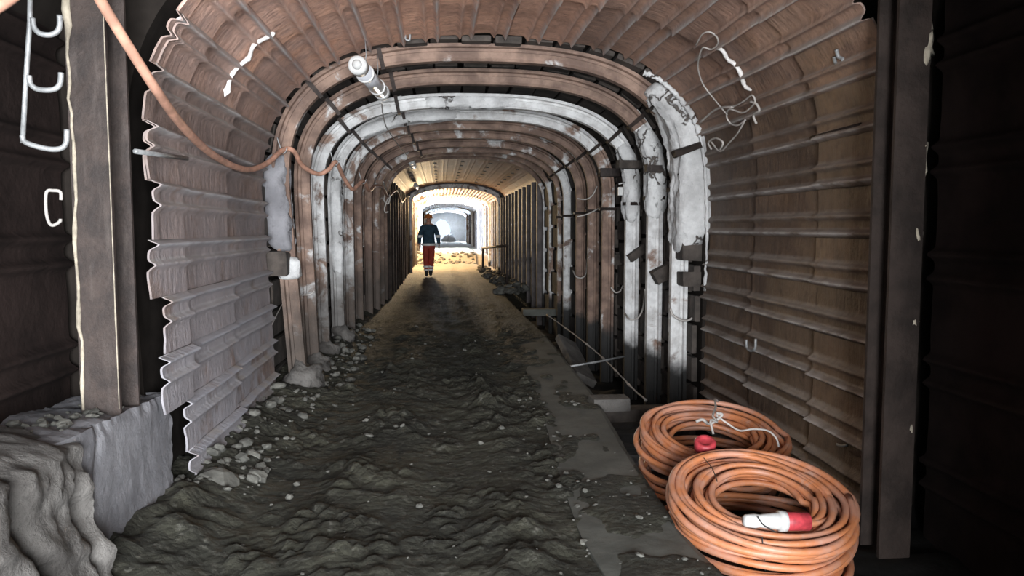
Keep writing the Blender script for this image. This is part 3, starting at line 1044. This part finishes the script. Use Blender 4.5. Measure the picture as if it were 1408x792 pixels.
def rough_mass():
    nu, nv = 70, 70
    def fn(i, j):
        u = i / (nu - 1); v = j / (nv - 1)
        y = 1.5 + 1.42 * u
        # profile across: from the foot up and back to the wall
        if v < .6:
            q = v / .6; x = -1.20 - .14 * q; z = -.12 + .72 * q
        else:
            q = (v - .6) / .4; x = -1.34 - .5 * q; z = .60 + .12 * q
        rr = .06 * fbm(y * 2.3, z * 2.6, x * 2, 4) + .035 * fbm(y * 7, z * 7, x * 7, 4)
        gul = -.07 * math.exp(-((y - 2.50 - .06 * math.sin(z * 9)) / .05) ** 2) - .05 * math.exp(-((y - 2.84) / .03) ** 2)
        return (x + rr + gul * (v < .7), y + .02 * nz(z * 5, x * 5), z + .5 * rr * (v > .5))
    return grid(nu, nv, fn, True)
tag(obj('rough_concrete', rough_mass(), M_ROUGHC), 'rough lumpy poured concrete bulging at the lower left', 'concrete')

# ------------------------------------------------------------------ rubble along the left foot of the wall
t = thing('rubble_bank', 'strip of loose rubble at the foot of the left plate wall', 'rubble', (-1.25, 5.2, 0))
def scatter(par, n, x0, x1, y0, y1, s0, s1, pw=2.5, big=0.):
    for k in range(n):
        y = rv.uniform(y0, y1); x = rv.uniform(x0, x1)
        s = s0 + (s1 - s0) * rv.random() ** pw
        stone(par, (x, y, ground(x, y) + s * .25), s, s > .03)
scatter(t, 150, -1.38, -.98, 3.95, 6.4, .008, .05)
for px, py, s in [(330, 590, .07), (378, 552, .07), (360, 580, .05), (300, 665, .10), (345, 628, .06)]:
    c = P(px, py, z=.04); stone(t, c, s, True)
t = thing('rubble_bank', 'strip of loose rubble at the feet of the left arch legs', 'rubble', (-1.1, 8.2, 0))
scatter(t, 130, -1.25, -.85, 6.5, 10.5, .012, .055)
t = thing('rubble_bank', 'gravel and stones along the dirt track beside the kerb', 'rubble', (.9, 4, 0))
scatter(t, 120, .62, 1.09, 2.6, 6.5, .005, .022)
t = thing('loose_stones', 'pale stones scattered over the trodden dirt track', 'stones', (0, 4, 0))
scatter(t, 150, -.9, .8, 2.6, 11, .005, .028, 3)
t = thing('rubble_bank', 'heap of broken stones on the far right ledge under the railing', 'rubble', (1.6, 19, 0))
for k in range(80):
    y = rv.uniform(15.8, 26); x = rv.uniform(1.25, 1.95)
    stone(t, (x, y, -.02 + rv.uniform(0, .12)), rv.uniform(.04, .15), True)
# rubble face up to the raised far floor
t = thing('rubble_bank', 'yellow-lit rubble ramp rising across the far floor', 'rubble', (.2, 30.9, .1))
for k in range(90):
    y = rv.uniform(30.2, 31.6); x = rv.uniform(-1.0, 1.4)
    stone(t, (x, y, ground(x, y)), rv.uniform(.04, .10), True)

# ------------------------------------------------------------------ trench pieces
def slab(name, c, s, rx, ry, rz, lab, m_):
    R = Matrix.Rotation(rz, 3, 'Z') @ Matrix.Rotation(ry, 3, 'Y') @ Matrix.Rotation(rx, 3, 'X')
    return tag(obj(name, box(c, s, jit=.006, rot=R), m_, smooth=False), lab, 'slab')
c = P(786, 482, y=8.6)
slab('concrete_slab', (c.x + .04, c.y, c.z - .10), (.26, 1.3, .08), .20, .5, .10, 'pale concrete slab leaning into the trench by the kerb', M_ROUGHC)
c = P(838, 551, y=6.0)
slab('concrete_slab', (c.x, c.y, c.z - .02), (.30, .2, .10), 0, 0, 0, 'small pale slab bridging the trench near the far cable coil', M_ROUGHC)
c = P(905, 558, y=6.0)
tag(obj('timber_beam', box((1.8, 6.02, c.z - .06), (1.0, .16, .1), jit=.006), M_BOARD, smooth=False), 'dark timber beam lying across the trench beside the pale slab', 'beam')
c = P(745, 425, y=13.6)
slab('concrete_slab', (c.x + .0, 13.4, c.z - .03), (.75, .25, .12), 0, 0, 0, 'bluish slab at the far end of the trench', M_KERB)
p0, p1 = P(783, 504, y=7.7), P(858, 490, y=8.0)
tag(obj('thin_rod', tube([p0, (p0 + p1) / 2 + Vector((0, 0, -.005)), p1], .012, 6), M_GALV), 'thin grey rod lying across the trench', 'rod')
pp = [P(px, py, y=yy) for px, py, yy in [(752, 433, 11.6), (775, 449, 10.6), (800, 468, 9.3), (820, 484, 8.6), (838, 501, 8.0), (850, 513, 7.5), (868, 532, 6.9), (888, 550, 6.4)]]
pl = catmull(pp, 6)
pl = [p + Vector((.008 * nz(k * 1.1, 1), 0, .012 * nz(k * 1.3, 4))) for k, p in enumerate(pl)]
tag(obj('barrier_rope', tube(pl, [.008 + .008 * (k % 7 == 0) for k in range(len(pl))], 6), M_WIRE), 'pale knotted rope stretched along above the dark trench', 'rope')

# ------------------------------------------------------------------ railing far right
t = thing('pipe_railing', 'low pipe railing standing on the far right ledge', 'railing', (1.6, 22, 0))
pa = P(664, 374, y=24.0); pb = P(664, 339, y=24.0); pc = P(664, 341, y=24); pd_ = P(697, 338, y=17.6)
obj('post', tube([pa, pb], .035, 8), M_POST, t); obj('rail', tube([pc, pd_], .035, 8), M_POST, t)
pe = P(697, 338, y=17.6); obj('post', tube([Vector((pe.x, pe.y, -.1)), pe], .03, 8), M_POST, t)

# ------------------------------------------------------------------ lamps
def lamp(p0, p1, r, lab, lit=False, detail=True):
    p0, p1 = Vector(p0), Vector(p1)
    ax = (p1 - p0).normalized(); L = (p1 - p0).length
    t = thing('tunnel_lamp', lab, 'lamp', (p0 + p1) / 2, 'tube lamps hung along the left of the vault')
    obj('tube', lathe(p0 + ax * .05, ax, [(0, r * .92), (L - .1, r * .92)], 18), M_LIT if lit else M_TUBE, t)
    for a, s in ((p0, 1), (p1, -1)):
        e = obj('end_cap', lathe(a, ax * s, [(0, r * .55), (.004, r * .95), (.02, r * 1.05), (.11, r * 1.05), (.115, r * .95)], 18), M_WHITE, t)
        obj('nut', lathe(a - ax * s * .03, ax * s, [(0, r * .3), (.02, r * .55), (.032, r * .55)], 12), M_WHITE, e)
    for f in (.27, .75):
        c = p0 + ax * (L * f)
        obj('clip', lathe(c - ax * .02, ax, [(0, r * 1.0), (.003, r * 1.08), (.037, r * 1.08), (.04, r * 1.0)], 18), M_WHITE, t)
        obj('hanger', tube([c + Vector((0, 0, r * .9)), c + Vector((.01, 0, r + .08)), c + Vector((0, 0, r + .25))], .004, 5), M_GALV, t)
    return t
a0, a1 = P(491, 89, y=5.65), P(526, 128, y=7.0)
lamp(a0, a1, .066, 'unlit white tube lamp hanging at the upper left near the foremost arch')
lamp((-.52, 13.9, 2.60), (-.52, 15.1, 2.60), .06, 'small unlit tube lamp hanging under the last arch ribs')
lamp((-.66, 20.7, 2.55), (-.66, 21.9, 2.55), .06, 'smallest unlit tube lamp, under the low brown vault')
lamp((-.62, 26.2, 2.42), (-.62, 27.4, 2.42), .07, 'glowing tube lamp at the start of the bright stretch', True)
lamp((-.62, 30.6, 2.42), (-.62, 31.8, 2.42), .07, 'glowing tube lamp behind the first lit one', True)
for loc, e in (((-.55, 26.8, 2.25), 1000), ((-.55, 31.2, 2.2), 1000)):
    l = bpy.data.lights.new('lamp_glow', 'POINT'); l.energy = e; l.color = (1, .72, .40); l.shadow_soft_size = .12
    o = bpy.data.objects.new('lamp_glow', l); o.location = loc; COL.objects.link(o)
# loose wire hanging off the near lamp
wp = [P(525, 141, y=7.0), P(527, 160, y=7.6), P(533, 178, y=8.3), P(548, 200, y=9.5), P(562, 217, y=12)]
tag(obj('lamp_lead', tube(catmull(wp, 6), .006, 5), M_WIRE), 'thin lead trailing from the unlit near lamp under the crown', 'wire')

# ------------------------------------------------------------------ orange supply cable on the left
cp = [(105, -60, 3.15, -1.22), (135, -5, 0, -1.24), (168, 50, 0, -1.22), (215, 124, 0, -1.19), (250, 172, 0, -1.24), (285, 207, 0, -1.32), (320, 228, 0, -1.36), (345, 233, 0, -1.37), (368, 224, 6.2), (390, 206, 6.58), (404, 208, 6.7), (416, 228, 6.95), (437, 239, 7.2), (452, 233, 7.3), (462, 223, 7.45), (472, 243, 7.8), (484, 260, 8.1), (492, 255, 8.3), (500, 249, 8.6), (508, 262, 9.2), (515, 256, 10), (526, 258, 11), (534, 270, 12.5), (545, 262, 14.6), (552, 278, 17), (557, 272, 20)]
cpts = catmull([P(q[0], q[1], x=q[3]) if len(q) > 3 else P(q[0], q[1], y=q[2]) for q in cp], 8)
t = thing('supply_cable', 'long dusty orange cable drooping along the left wall from arch to arch', 'cable', cpts[40])
obj('cable', tube(cpts, .021, 10), M_CABLE2, t)
for k in (9, 14, 18):
    p = Vector(P(cp[k][0], cp[k][1], y=cp[k][2]))
    obj('hanger', tube(catmull([p + Vector((-.05, 0, .10)), p + Vector((-.03, 0, .03)), p + Vector((0, 0, -.03)), p + Vector((.03, 0, .02))], 4), .006, 5), M_GALV, t)
tag(obj('supply_cable', tube(catmull([P(-60, 45, y=2.7), P(-10, 12, y=2.75), P(14, -4, y=2.8), P(60, -40, y=2.9)], 6), .024, 10), M_CABLE2), 'short orange cable end showing in the top left corner', 'cable')

# ------------------------------------------------------------------ cable rack with three hooks
YK = 3.15
t = thing('cable_rack', 'galvanised wire rack with three hooks left of the rusty column', 'rack', P(38, 110, y=YK))
obj('rod', tube([P(42, -30, y=YK), P(41, 30, y=YK), P(36, 105, y=YK), P(31, 197, y=YK)], .0095, 8), M_GALV, t)
for pts_ in ([(45, 25), (47, 38), (55, 46), (68, 48), (78, 44), (82, 36), (82, 21)], [(40, 104), (42, 115), (50, 122), (66, 124), (78, 121), (83, 113), (84, 100)], [(31, 186), (33, 194), (46, 200), (68, 205), (84, 204), (91, 196), (92, 178)]):
    obj('hook', tube(catmull([P(a, b_, y=YK - .02) for a, b_ in pts_], 4), .0105, 8), M_GALV, t)
hk = [(84, 275), (83, 264), (73, 262), (64, 264), (63, 285), (66, 303), (72, 310), (82, 305), (83, 301)]
tag(obj('wire_hook', tube(catmull([P(a, b_, y=3.3) for a, b_ in hk], 4), .007, 6), M_WIRE), 'bent rusty wire hook on the dark sheet below the cable rack', 'hook')

# ------------------------------------------------------------------ wires and hooks on the right
def wire(name, px, y, r, lab, cat='wire', m_=None, group=None):
    pts = [S(p[0], p[1], .075) if y is None else P(p[0], p[1], y=(p[2] if len(p) > 2 else y)) for p in px]
    return tag(obj(name, tube(catmull(pts, 6), r, 6), m_ or M_WIRE), lab, cat, group)
wire('loose_wire', [(957, 62), (965, 48), (975, 44), (985, 50), (987, 60), (978, 68), (966, 66), (960, 85), (961, 100), (968, 118), (985, 140), (1000, 158)], None, .006, 'thin wire looping down from the top of the right shoulder plates')
wire('loose_wire', [(1000, 148), (1012, 145), (1024, 138), (1034, 131), (1038, 140), (1030, 150), (1020, 155), (1003, 150), (999, 160), (1005, 170), (1015, 172), (1025, 165)], None, .0065, 'tangled pale wire in the middle of the right shoulder')
wire('loose_wire', [(1032, 140), (1040, 143), (1044, 152), (1036, 158), (1040, 170)], None, .009, 'thick bent wire end beside the white seam filler')
wire('loose_wire', [(963, 168), (985, 150), (1008, 147)], None, .009, 'straight crusted wire across a right shoulder plate')
wire('loose_wire', [(978, 195), (990, 208), (1003, 196), (1015, 182), (1024, 166)], None, .007, 'lowest curled wire on the edge of the right plates')
wire('loose_wire', [(978, 205), (974, 196), (984, 190), (994, 196), (990, 206)], None, .008, 'small wire loop at the plate edge above the crusted arch leg')
wire('loose_hook', [(1147, 78), (1149, 86), (1156, 88), (1160, 82), (1153, 78), (1150, 68)], None, .011, 'bent steel hook high on the right plate wall', 'hook', M_GALV)
wire('loose_hook', [(1026, 467), (1027, 478), (1032, 482), (1038, 479), (1039, 466)], None, .010, 'pale U shaped hook low on the right plate wall', 'hook', M_GALV)
wire('loose_hook', [(1151, 611), (1158, 613), (1165, 612)], None, .008, 'small pale clip low on the right wall behind the coils', 'hook', M_GALV)
wire('loose_hook', [(557, 47), (558, 54), (563, 55), (564, 46)], 6.3, .009, 'tiny U hook on the edge of the ceiling plates', 'hook', M_GALV)
tag(obj('steel_strip', tube([S(1116, 190, .08), S(1150, 181, .08), S(1185, 172, .08)], .014, 6), M_POSTDARK), 'dark steel strip lying across the right plate wall', 'strip')
tag(obj('steel_strip', tube([S(186, 208, .12), S(257, 218, .09)], .012, 6), M_GALV), 'grey steel strip lying along the left plate wall', 'strip')
for px, y, r, lab in [
    ([(922, 425, 6.60), (926, 434), (940, 441), (952, 437), (962, 420), (967, 392, 6.5)], 6.58, .010, 'thick wire loop hanging by the foremost right leg'),
    ([(860, 432, 8.1), (866, 439), (877, 437), (884, 424), (887, 398, 7.6)], 7.9, .010, 'wire loop hanging between the second and third right legs'),
    ([(840, 395, 9.0), (846, 402), (853, 400), (857, 391)], 9.0, .010, 'short wire loop hanging between the third and fourth right legs'),
    ([(788, 372, 11.0), (792, 380), (800, 382), (806, 375), (808, 350)], 10.8, .011, 'wire loop hanging between the fifth and sixth right legs')]:
    wire('hanging_wire', px, y, r, lab, group='wires looped between the right arch legs')
wire('hanging_wire', [(794, 273), (806, 274), (815, 268), (821, 256)], 10.0, .009, 'tan tie wire slung between the upper right arch legs')
wire('hanging_wire', [(794, 298), (806, 295), (815, 291), (824, 286)], 10.0, .009, 'second tan tie wire below the upper one on the right')
wire('hanging_wire', [(372, 450, 6.5), (395, 410), (425, 405), (432, 400)], 7.2, .005, 'thin strap wrapped round the second left leg')
wire('hanging_wire', [(527, 250, 12), (531, 262), (528, 275), (534, 280), (536, 268), (529, 285), (530, 292), (534, 291)], 12.5, .012, 'wire rack tangle where the arches end at left')
c = P(853, 263, y=8.0)
t = thing('paper_tag', 'small white tag hanging on the third right leg', 'tag', c)
obj('tag_sheet', box(c, (.05, .012, .085), ch=.1), M_WHITE, t, smooth=False)
obj('tie', tube([P(851, 253, y=8.0), P(859, 251, y=8.05)], .008, 6), M_WHITE, t)

# ------------------------------------------------------------------ cable coils
def coil(loc, loops, tilt_fn, r, seed, label, squash=1.0):
    rr = random.Random(seed)
    t = thing('cable_coil', label, 'cable coil', loc, 'coils of orange cable')
    pts = []
    SEG = 44
    c = Vector(loc)
    n = len(loops)
    sc = lambda i: 1.9 if i < 9 else 1.0
    ph = [(rr.uniform(0, 6.28), rr.uniform(0, 6.28), sc(i) * rr.uniform(-.02, .02), sc(i) * rr.uniform(-.017, .017), sc(i) * rr.uniform(-.02, .02), sc(i) * rr.uniform(-.02, .02)) for i in range(n + 1)]
    for i in range(n):
        a, b_ = loops[i], loops[min(i + 1, n - 1)]
        for k in range(SEG):
            f = k / SEG
            e = sstep(.75, 1, f)
            R = a[0] + (b_[0] - a[0]) * e
            z = a[1] + (b_[1] - a[1]) * e
            p0, p1 = ph[i], ph[i + 1]
            q = [x + (y_ - x) * e for x, y_ in zip(p0, p1)]
            th = 2 * math.pi * f
            R2 = R + q[2] * math.sin(2 * th + p0[0]) + q[2] * .6 * math.sin(3 * th + p0[1])
            x = R2 * math.cos(th) + q[4]; yy = R2 * squash * math.sin(th) + q[5]
            zz = z + q[3] * math.sin(2 * th + p0[1])
            zz += math.tan(tilt_fn(z)) * yy
            pts.append(c + Vector((x, yy, max(zz, r))))
    obj('cable', tube(pts, r, 8), M_CABLE, t)
    return t
rc = random.Random(5)
r_ = .0165
lo = []
# front coil: lower stack then tilted upper bundle
for k in range(9): lo.append((.425 - .016 * (k % 3) + rc.uniform(-.01, .01), .02 + .026 * k))
up = [(.24 + .036 * j, .27 + .030 * i + .004 * j) for i in range(3) for j in (range(6) if i % 2 == 0 else range(5, -1, -1))]
c1 = (1.50, 3.42, -.205)
t1 = coil(c1, lo + up, lambda z: math.radians(2 + 10 * sstep(.1, .3, z)), r_, 21, 'front coil of thick orange cable with a white and red plug')
lo2 = [(.42 - .02 * (k % 3) + rc.uniform(-.015, .015), .02 + .028 * k) for k in range(8)]
up2 = [(.27 + .038 * j, .25 + .030 * i) for i in range(3) for j in (range(5) if i % 2 == 0 else range(4, -1, -1))]
c2 = (1.60, 4.36, -.135)
t2 = coil(c2, lo2 + up2, lambda z: math.radians(3 + 9 * sstep(.05, .3, z)), r_, 44, 'rear coil of thick orange cable tied with pale string')
# plug on the front coil
pf = P(1022, 716, y=3.05); pg = P(1112, 717, y=3.05)
ax = (pg - pf).normalized(); L = (pg - pf).length
e = obj('plug', lathe(pf, ax, [(0, .018), (.01, .026), (.05, .030), (.075, .026), (.08, .028), (.13, .034), (.155, .036), (.156, .044), (.185, .044), (.186, .038)], 18), M_WHITE, t1)
e['label'] = 'white industrial plug body'
obj('collar', lathe(pf + ax * .186, ax, [(0, .037), (.005, .039), (L - .19, .039), (L - .188, .034)], 18), M_RED, e)['label'] = 'red collar'
tw = [pf + ax * .05 + Vector((0, -.03, .03)), pf + ax * .07 + Vector((0, -.036, 0)), pf + ax * .10 + Vector((0, -.038, -.02)), pf + ax * .13 + Vector((0, -.036, -.035))]
obj('tie_wire', tube(catmull(tw, 4), .003, 5), M_BLACK, t1)
for a_, b_ in (((1048, 738, 3.03), (1053, 792, 3.05)),):
    obj('tie_wire', tube([P(a_[0], a_[1], y=a_[2]), P(b_[0], b_[1], y=b_[2])], .0025, 5), M_BLACK, t1)
obj('tie_wire', tube(catmull([P(968, 630, y=3.72), P(978, 642, y=3.55), P(984, 655, y=3.4), P(986, 662, y=3.33)], 4), .0025, 5), M_BLACK, t1)
pw = P(1122, 685, y=3.6)
obj('socket_end', lathe(pw, (.3, -.6, .5), [(0, .02), (.01, .036), (.05, .036), (.06, .03)], 16), M_WHITE, t1)['label'] = 'dusty pale socket inside the coil'
# red capped socket and string on the rear coil
ps = P(967, 632, y=3.97); axp = Vector((-.08, -.42, .9)).normalized()
e = obj('plug', lathe(ps, axp, [(0, .024), (.02, .034), (.05, .042), (.075, .044), (.08, .04)], 18), M_WHITE, t2)
e['label'] = 'white plug body'
obj('collar', lathe(ps + axp * .07, axp, [(0, .046), (.006, .056), (.055, .058), (.064, .05), (.065, .036), (.058, .03), (.058, .0)], 20), M_RED, e)['label'] = 'red round cap'
s1 = [(987, 552, 4.72), (983, 549, 4.62), (984, 560, 4.45), (980, 572, 4.3), (986, 580, 4.25), (977, 578, 4.2), (981, 597, 4.15)]
s2 = [(985, 571, 4.3), (1000, 582, 4.28), (1017, 592, 4.24), (1035, 590, 4.2), (1055, 592, 4.15), (1067, 602, 4.1), (1071, 615, 4.08)]
obj('string', tube(catmull([P(a, b_, y=y) for a, b_, y in s1], 5), .007, 6), M_WIRE, t2)
obj('string', tube(catmull([P(a, b_, y=y) for a, b_, y in s2], 5), .006, 6), M_WIRE, t2)
obj('string', tube(catmull([P(a, b_, y=4.28) for a, b_ in [(957, 580), (966, 577), (975, 583), (985, 578), (993, 570), (985, 568)]], 5), .009, 6), M_WIRE, t2)

# ------------------------------------------------------------------ person walking down the track
def skinned(name, joints, edges, radii, mats, par, root=0, sub=2):
    m = bpy.data.meshes.new(name)
    m.from_pydata([tuple(Vector(j)) for j in joints], edges, [])
    o = bpy.data.objects.new(name, m)
    COL.objects.link(o)
    sk = o.modifiers.new('skin', 'SKIN')
    for i, r in enumerate(radii):
        r = r if isinstance(r, tuple) else (r, r)
        m.skin_vertices[0].data[i].radius = r
        m.skin_vertices[0].data[i].use_root = (i == root)
    sk.use_smooth_shade = True
    ss = o.modifiers.new('sub', 'SUBSURF'); ss.levels = sub; ss.render_levels = sub
    dg = bpy.context.evaluated_depsgraph_get()
    me = bpy.data.meshes.new_from_object(o.evaluated_get(dg))
    bpy.data.objects.remove(o)
    me.name = name
    o = bpy.data.objects.new(name, me)
    COL.objects.link(o)
    o.parent = par
    me.materials.clear()
    for x in mats: me.materials.append(x)
    me.polygons.foreach_set('use_smooth', [True] * len(me.polygons))
    ROOT[o] = ROOT[par]
    return o
M_JACKET = plain('teal_jacket', (.02, .055, .085), .8, var=.3, vscale=12)
M_TROUS = plain('red_trousers', (.36, .045, .03), .8, var=.25, vscale=12)
M_SKIN = plain('skin', (.42, .22, .15), .55, var=.1)
M_REFL = plain('reflective_band', (.85, .85, .82), .4, var=.05)
M_HAT = plain('orange_hat', (.55, .17, .04), .45, var=.15)
M_BOOT = plain('dark_boots', (.02, .017, .015), .6)
pl_ = Vector((-.345, 22.1, ground(-.345, 22.1)))
per = thing('person', 'person in dark teal jacket, red trousers and orange hard hat walking in the tunnel', 'person', pl_)
J = [(0, 0, .95), (0, 0, 1.12), (0, 0, 1.30), (0, -.01, 1.45), (0, -.01, 1.54), (0, -.02, 1.62), (0, -.02, 1.70),     # pelvis..head 0-6
     (-.18, 0, 1.42), (-.26, .03, 1.15), (-.27, -.03, .92), (.18, 0, 1.42), (.27, .02, 1.15), (.29, -.02, .92),         # arms 7-12
     (-.09, 0, .90), (-.085, -.03, .50), (-.07, .02, .10), (-.07, -.09, .05),                                            # left leg 13-16
     (.09, 0, .90), (.07, .05, .50), (.045, .12, .12), (.045, .03, .05)]                                                # right leg
E_ = [(0, 1), (1, 2), (2, 3), (3, 4), (4, 5), (5, 6), (3, 7), (7, 8), (8, 9), (3, 10), (10, 11), (11, 12), (0, 13), (13, 14), (14, 15), (15, 16), (0, 17), (17, 18), (18, 19), (19, 20)]
RR = [(.17, .13), (.175, .13), (.18, .13), (.13, .11), .06, (.075, .09), (.07, .085), .085, .068, .05, .085, .068, .05, .115, .09, .06, .045, .115, .09, .06, .045]
body = skinned('body', J, E_, RR, [M_JACKET, M_TROUS, M_SKIN, M_BOOT], per)
for pl in body.data.polygons:
    c = pl.center
    if c.z > 1.50: pl.material_index = 2
    elif abs(c.x) > .21 and c.z < .97: pl.material_index = 2
    elif c.z < .20: pl.material_index = 3
    elif c.z < .93 and abs(c.x) < .22: pl.material_index = 1
    else: pl.material_index = 0
# face
def lp(v): return tuple(pl_ + Vector(v))
obj('nose', blob(lp((0, -.115, 1.645)), (.014, .02, .024), 1, 0), M_SKIN, per)
for s in (-1, 1):
    obj('eye', blob(lp((s * .03, -.098, 1.675)), (.012, .010, .008), 1, 0), M_BLACK, per)
    obj('ear', blob(lp((s * .08, -.015, 1.655)), (.012, .022, .034), 1, 0), M_SKIN, per)
obj('mouth', blob(lp((0, -.104, 1.60)), (.025, .008, .006), 1, 0), M_RED, per)
# hands: palm and five fingers each
for s, wx, wy in ((-1, -.27, -.035), (1, .29, -.025)):
    JJ = [(wx, wy, .93), (wx, wy - .004, .87), (wx, wy - .008, .82)]
    EE = [(0, 1), (1, 2)]
    R2 = [(.026, .032), (.02, .040), (.016, .036)]
    for k in range(4):
        yb = wy - .036 + .022 * k
        ln = (.066, .078, .072, .055)[k]
        b0 = len(JJ)
        JJ += [(wx, yb, .815), (wx - s * .006, yb, .815 - ln * .55), (wx - s * .022, yb, .815 - ln)]
        EE += [(2, b0), (b0, b0 + 1), (b0 + 1, b0 + 2)]
        R2 += [.0095, .009, .007]
    b0 = len(JJ)
    JJ += [(wx - s * .004, wy - .045, .865), (wx - s * .010, wy - .068, .825)]
    EE += [(1, b0), (b0, b0 + 1)]; R2 += [.011, .008]
    skinned('hand', JJ, EE, R2, [M_SKIN], per, 1, 1)
V, Fc = tube_r([pl_ + Vector((0, -.015, z)) for z in (1.685, 1.69, 1.70, 1.74, 1.78, 1.805, 1.815)], [.135, .14, .112, .108, .088, .05, .005], Vector((0, 0, 1)), 20)
obj('hard_hat', (V, Fc), M_HAT, per)
def band(name, c, rx, ry, h, tilt=0):
    def fn(i, j):
        a = 2 * math.pi * i / 24
        return lp((c[0] + rx * math.cos(a) + tilt * (j - .5) * h, c[1] + ry * math.sin(a), c[2] + h * (j - .5)))
    V, Fc = grid(25, 2, fn)
    return obj(name, (V, Fc), M_REFL, per)
band('reflective_band', (0, 0, .935), .215, .175, .06)
band('reflective_band', (-.255, .025, 1.17), .078, .078, .07)
band('reflective_band', (.262, .02, 1.17), .078, .078, .07)
for cx, cy in ((-.073, .01), (.05, .105)):
    band('reflective_band', (cx, cy, .30), .092, .092, .05)
    band('reflective_band', (cx, cy + .005, .21), .082, .082, .04)
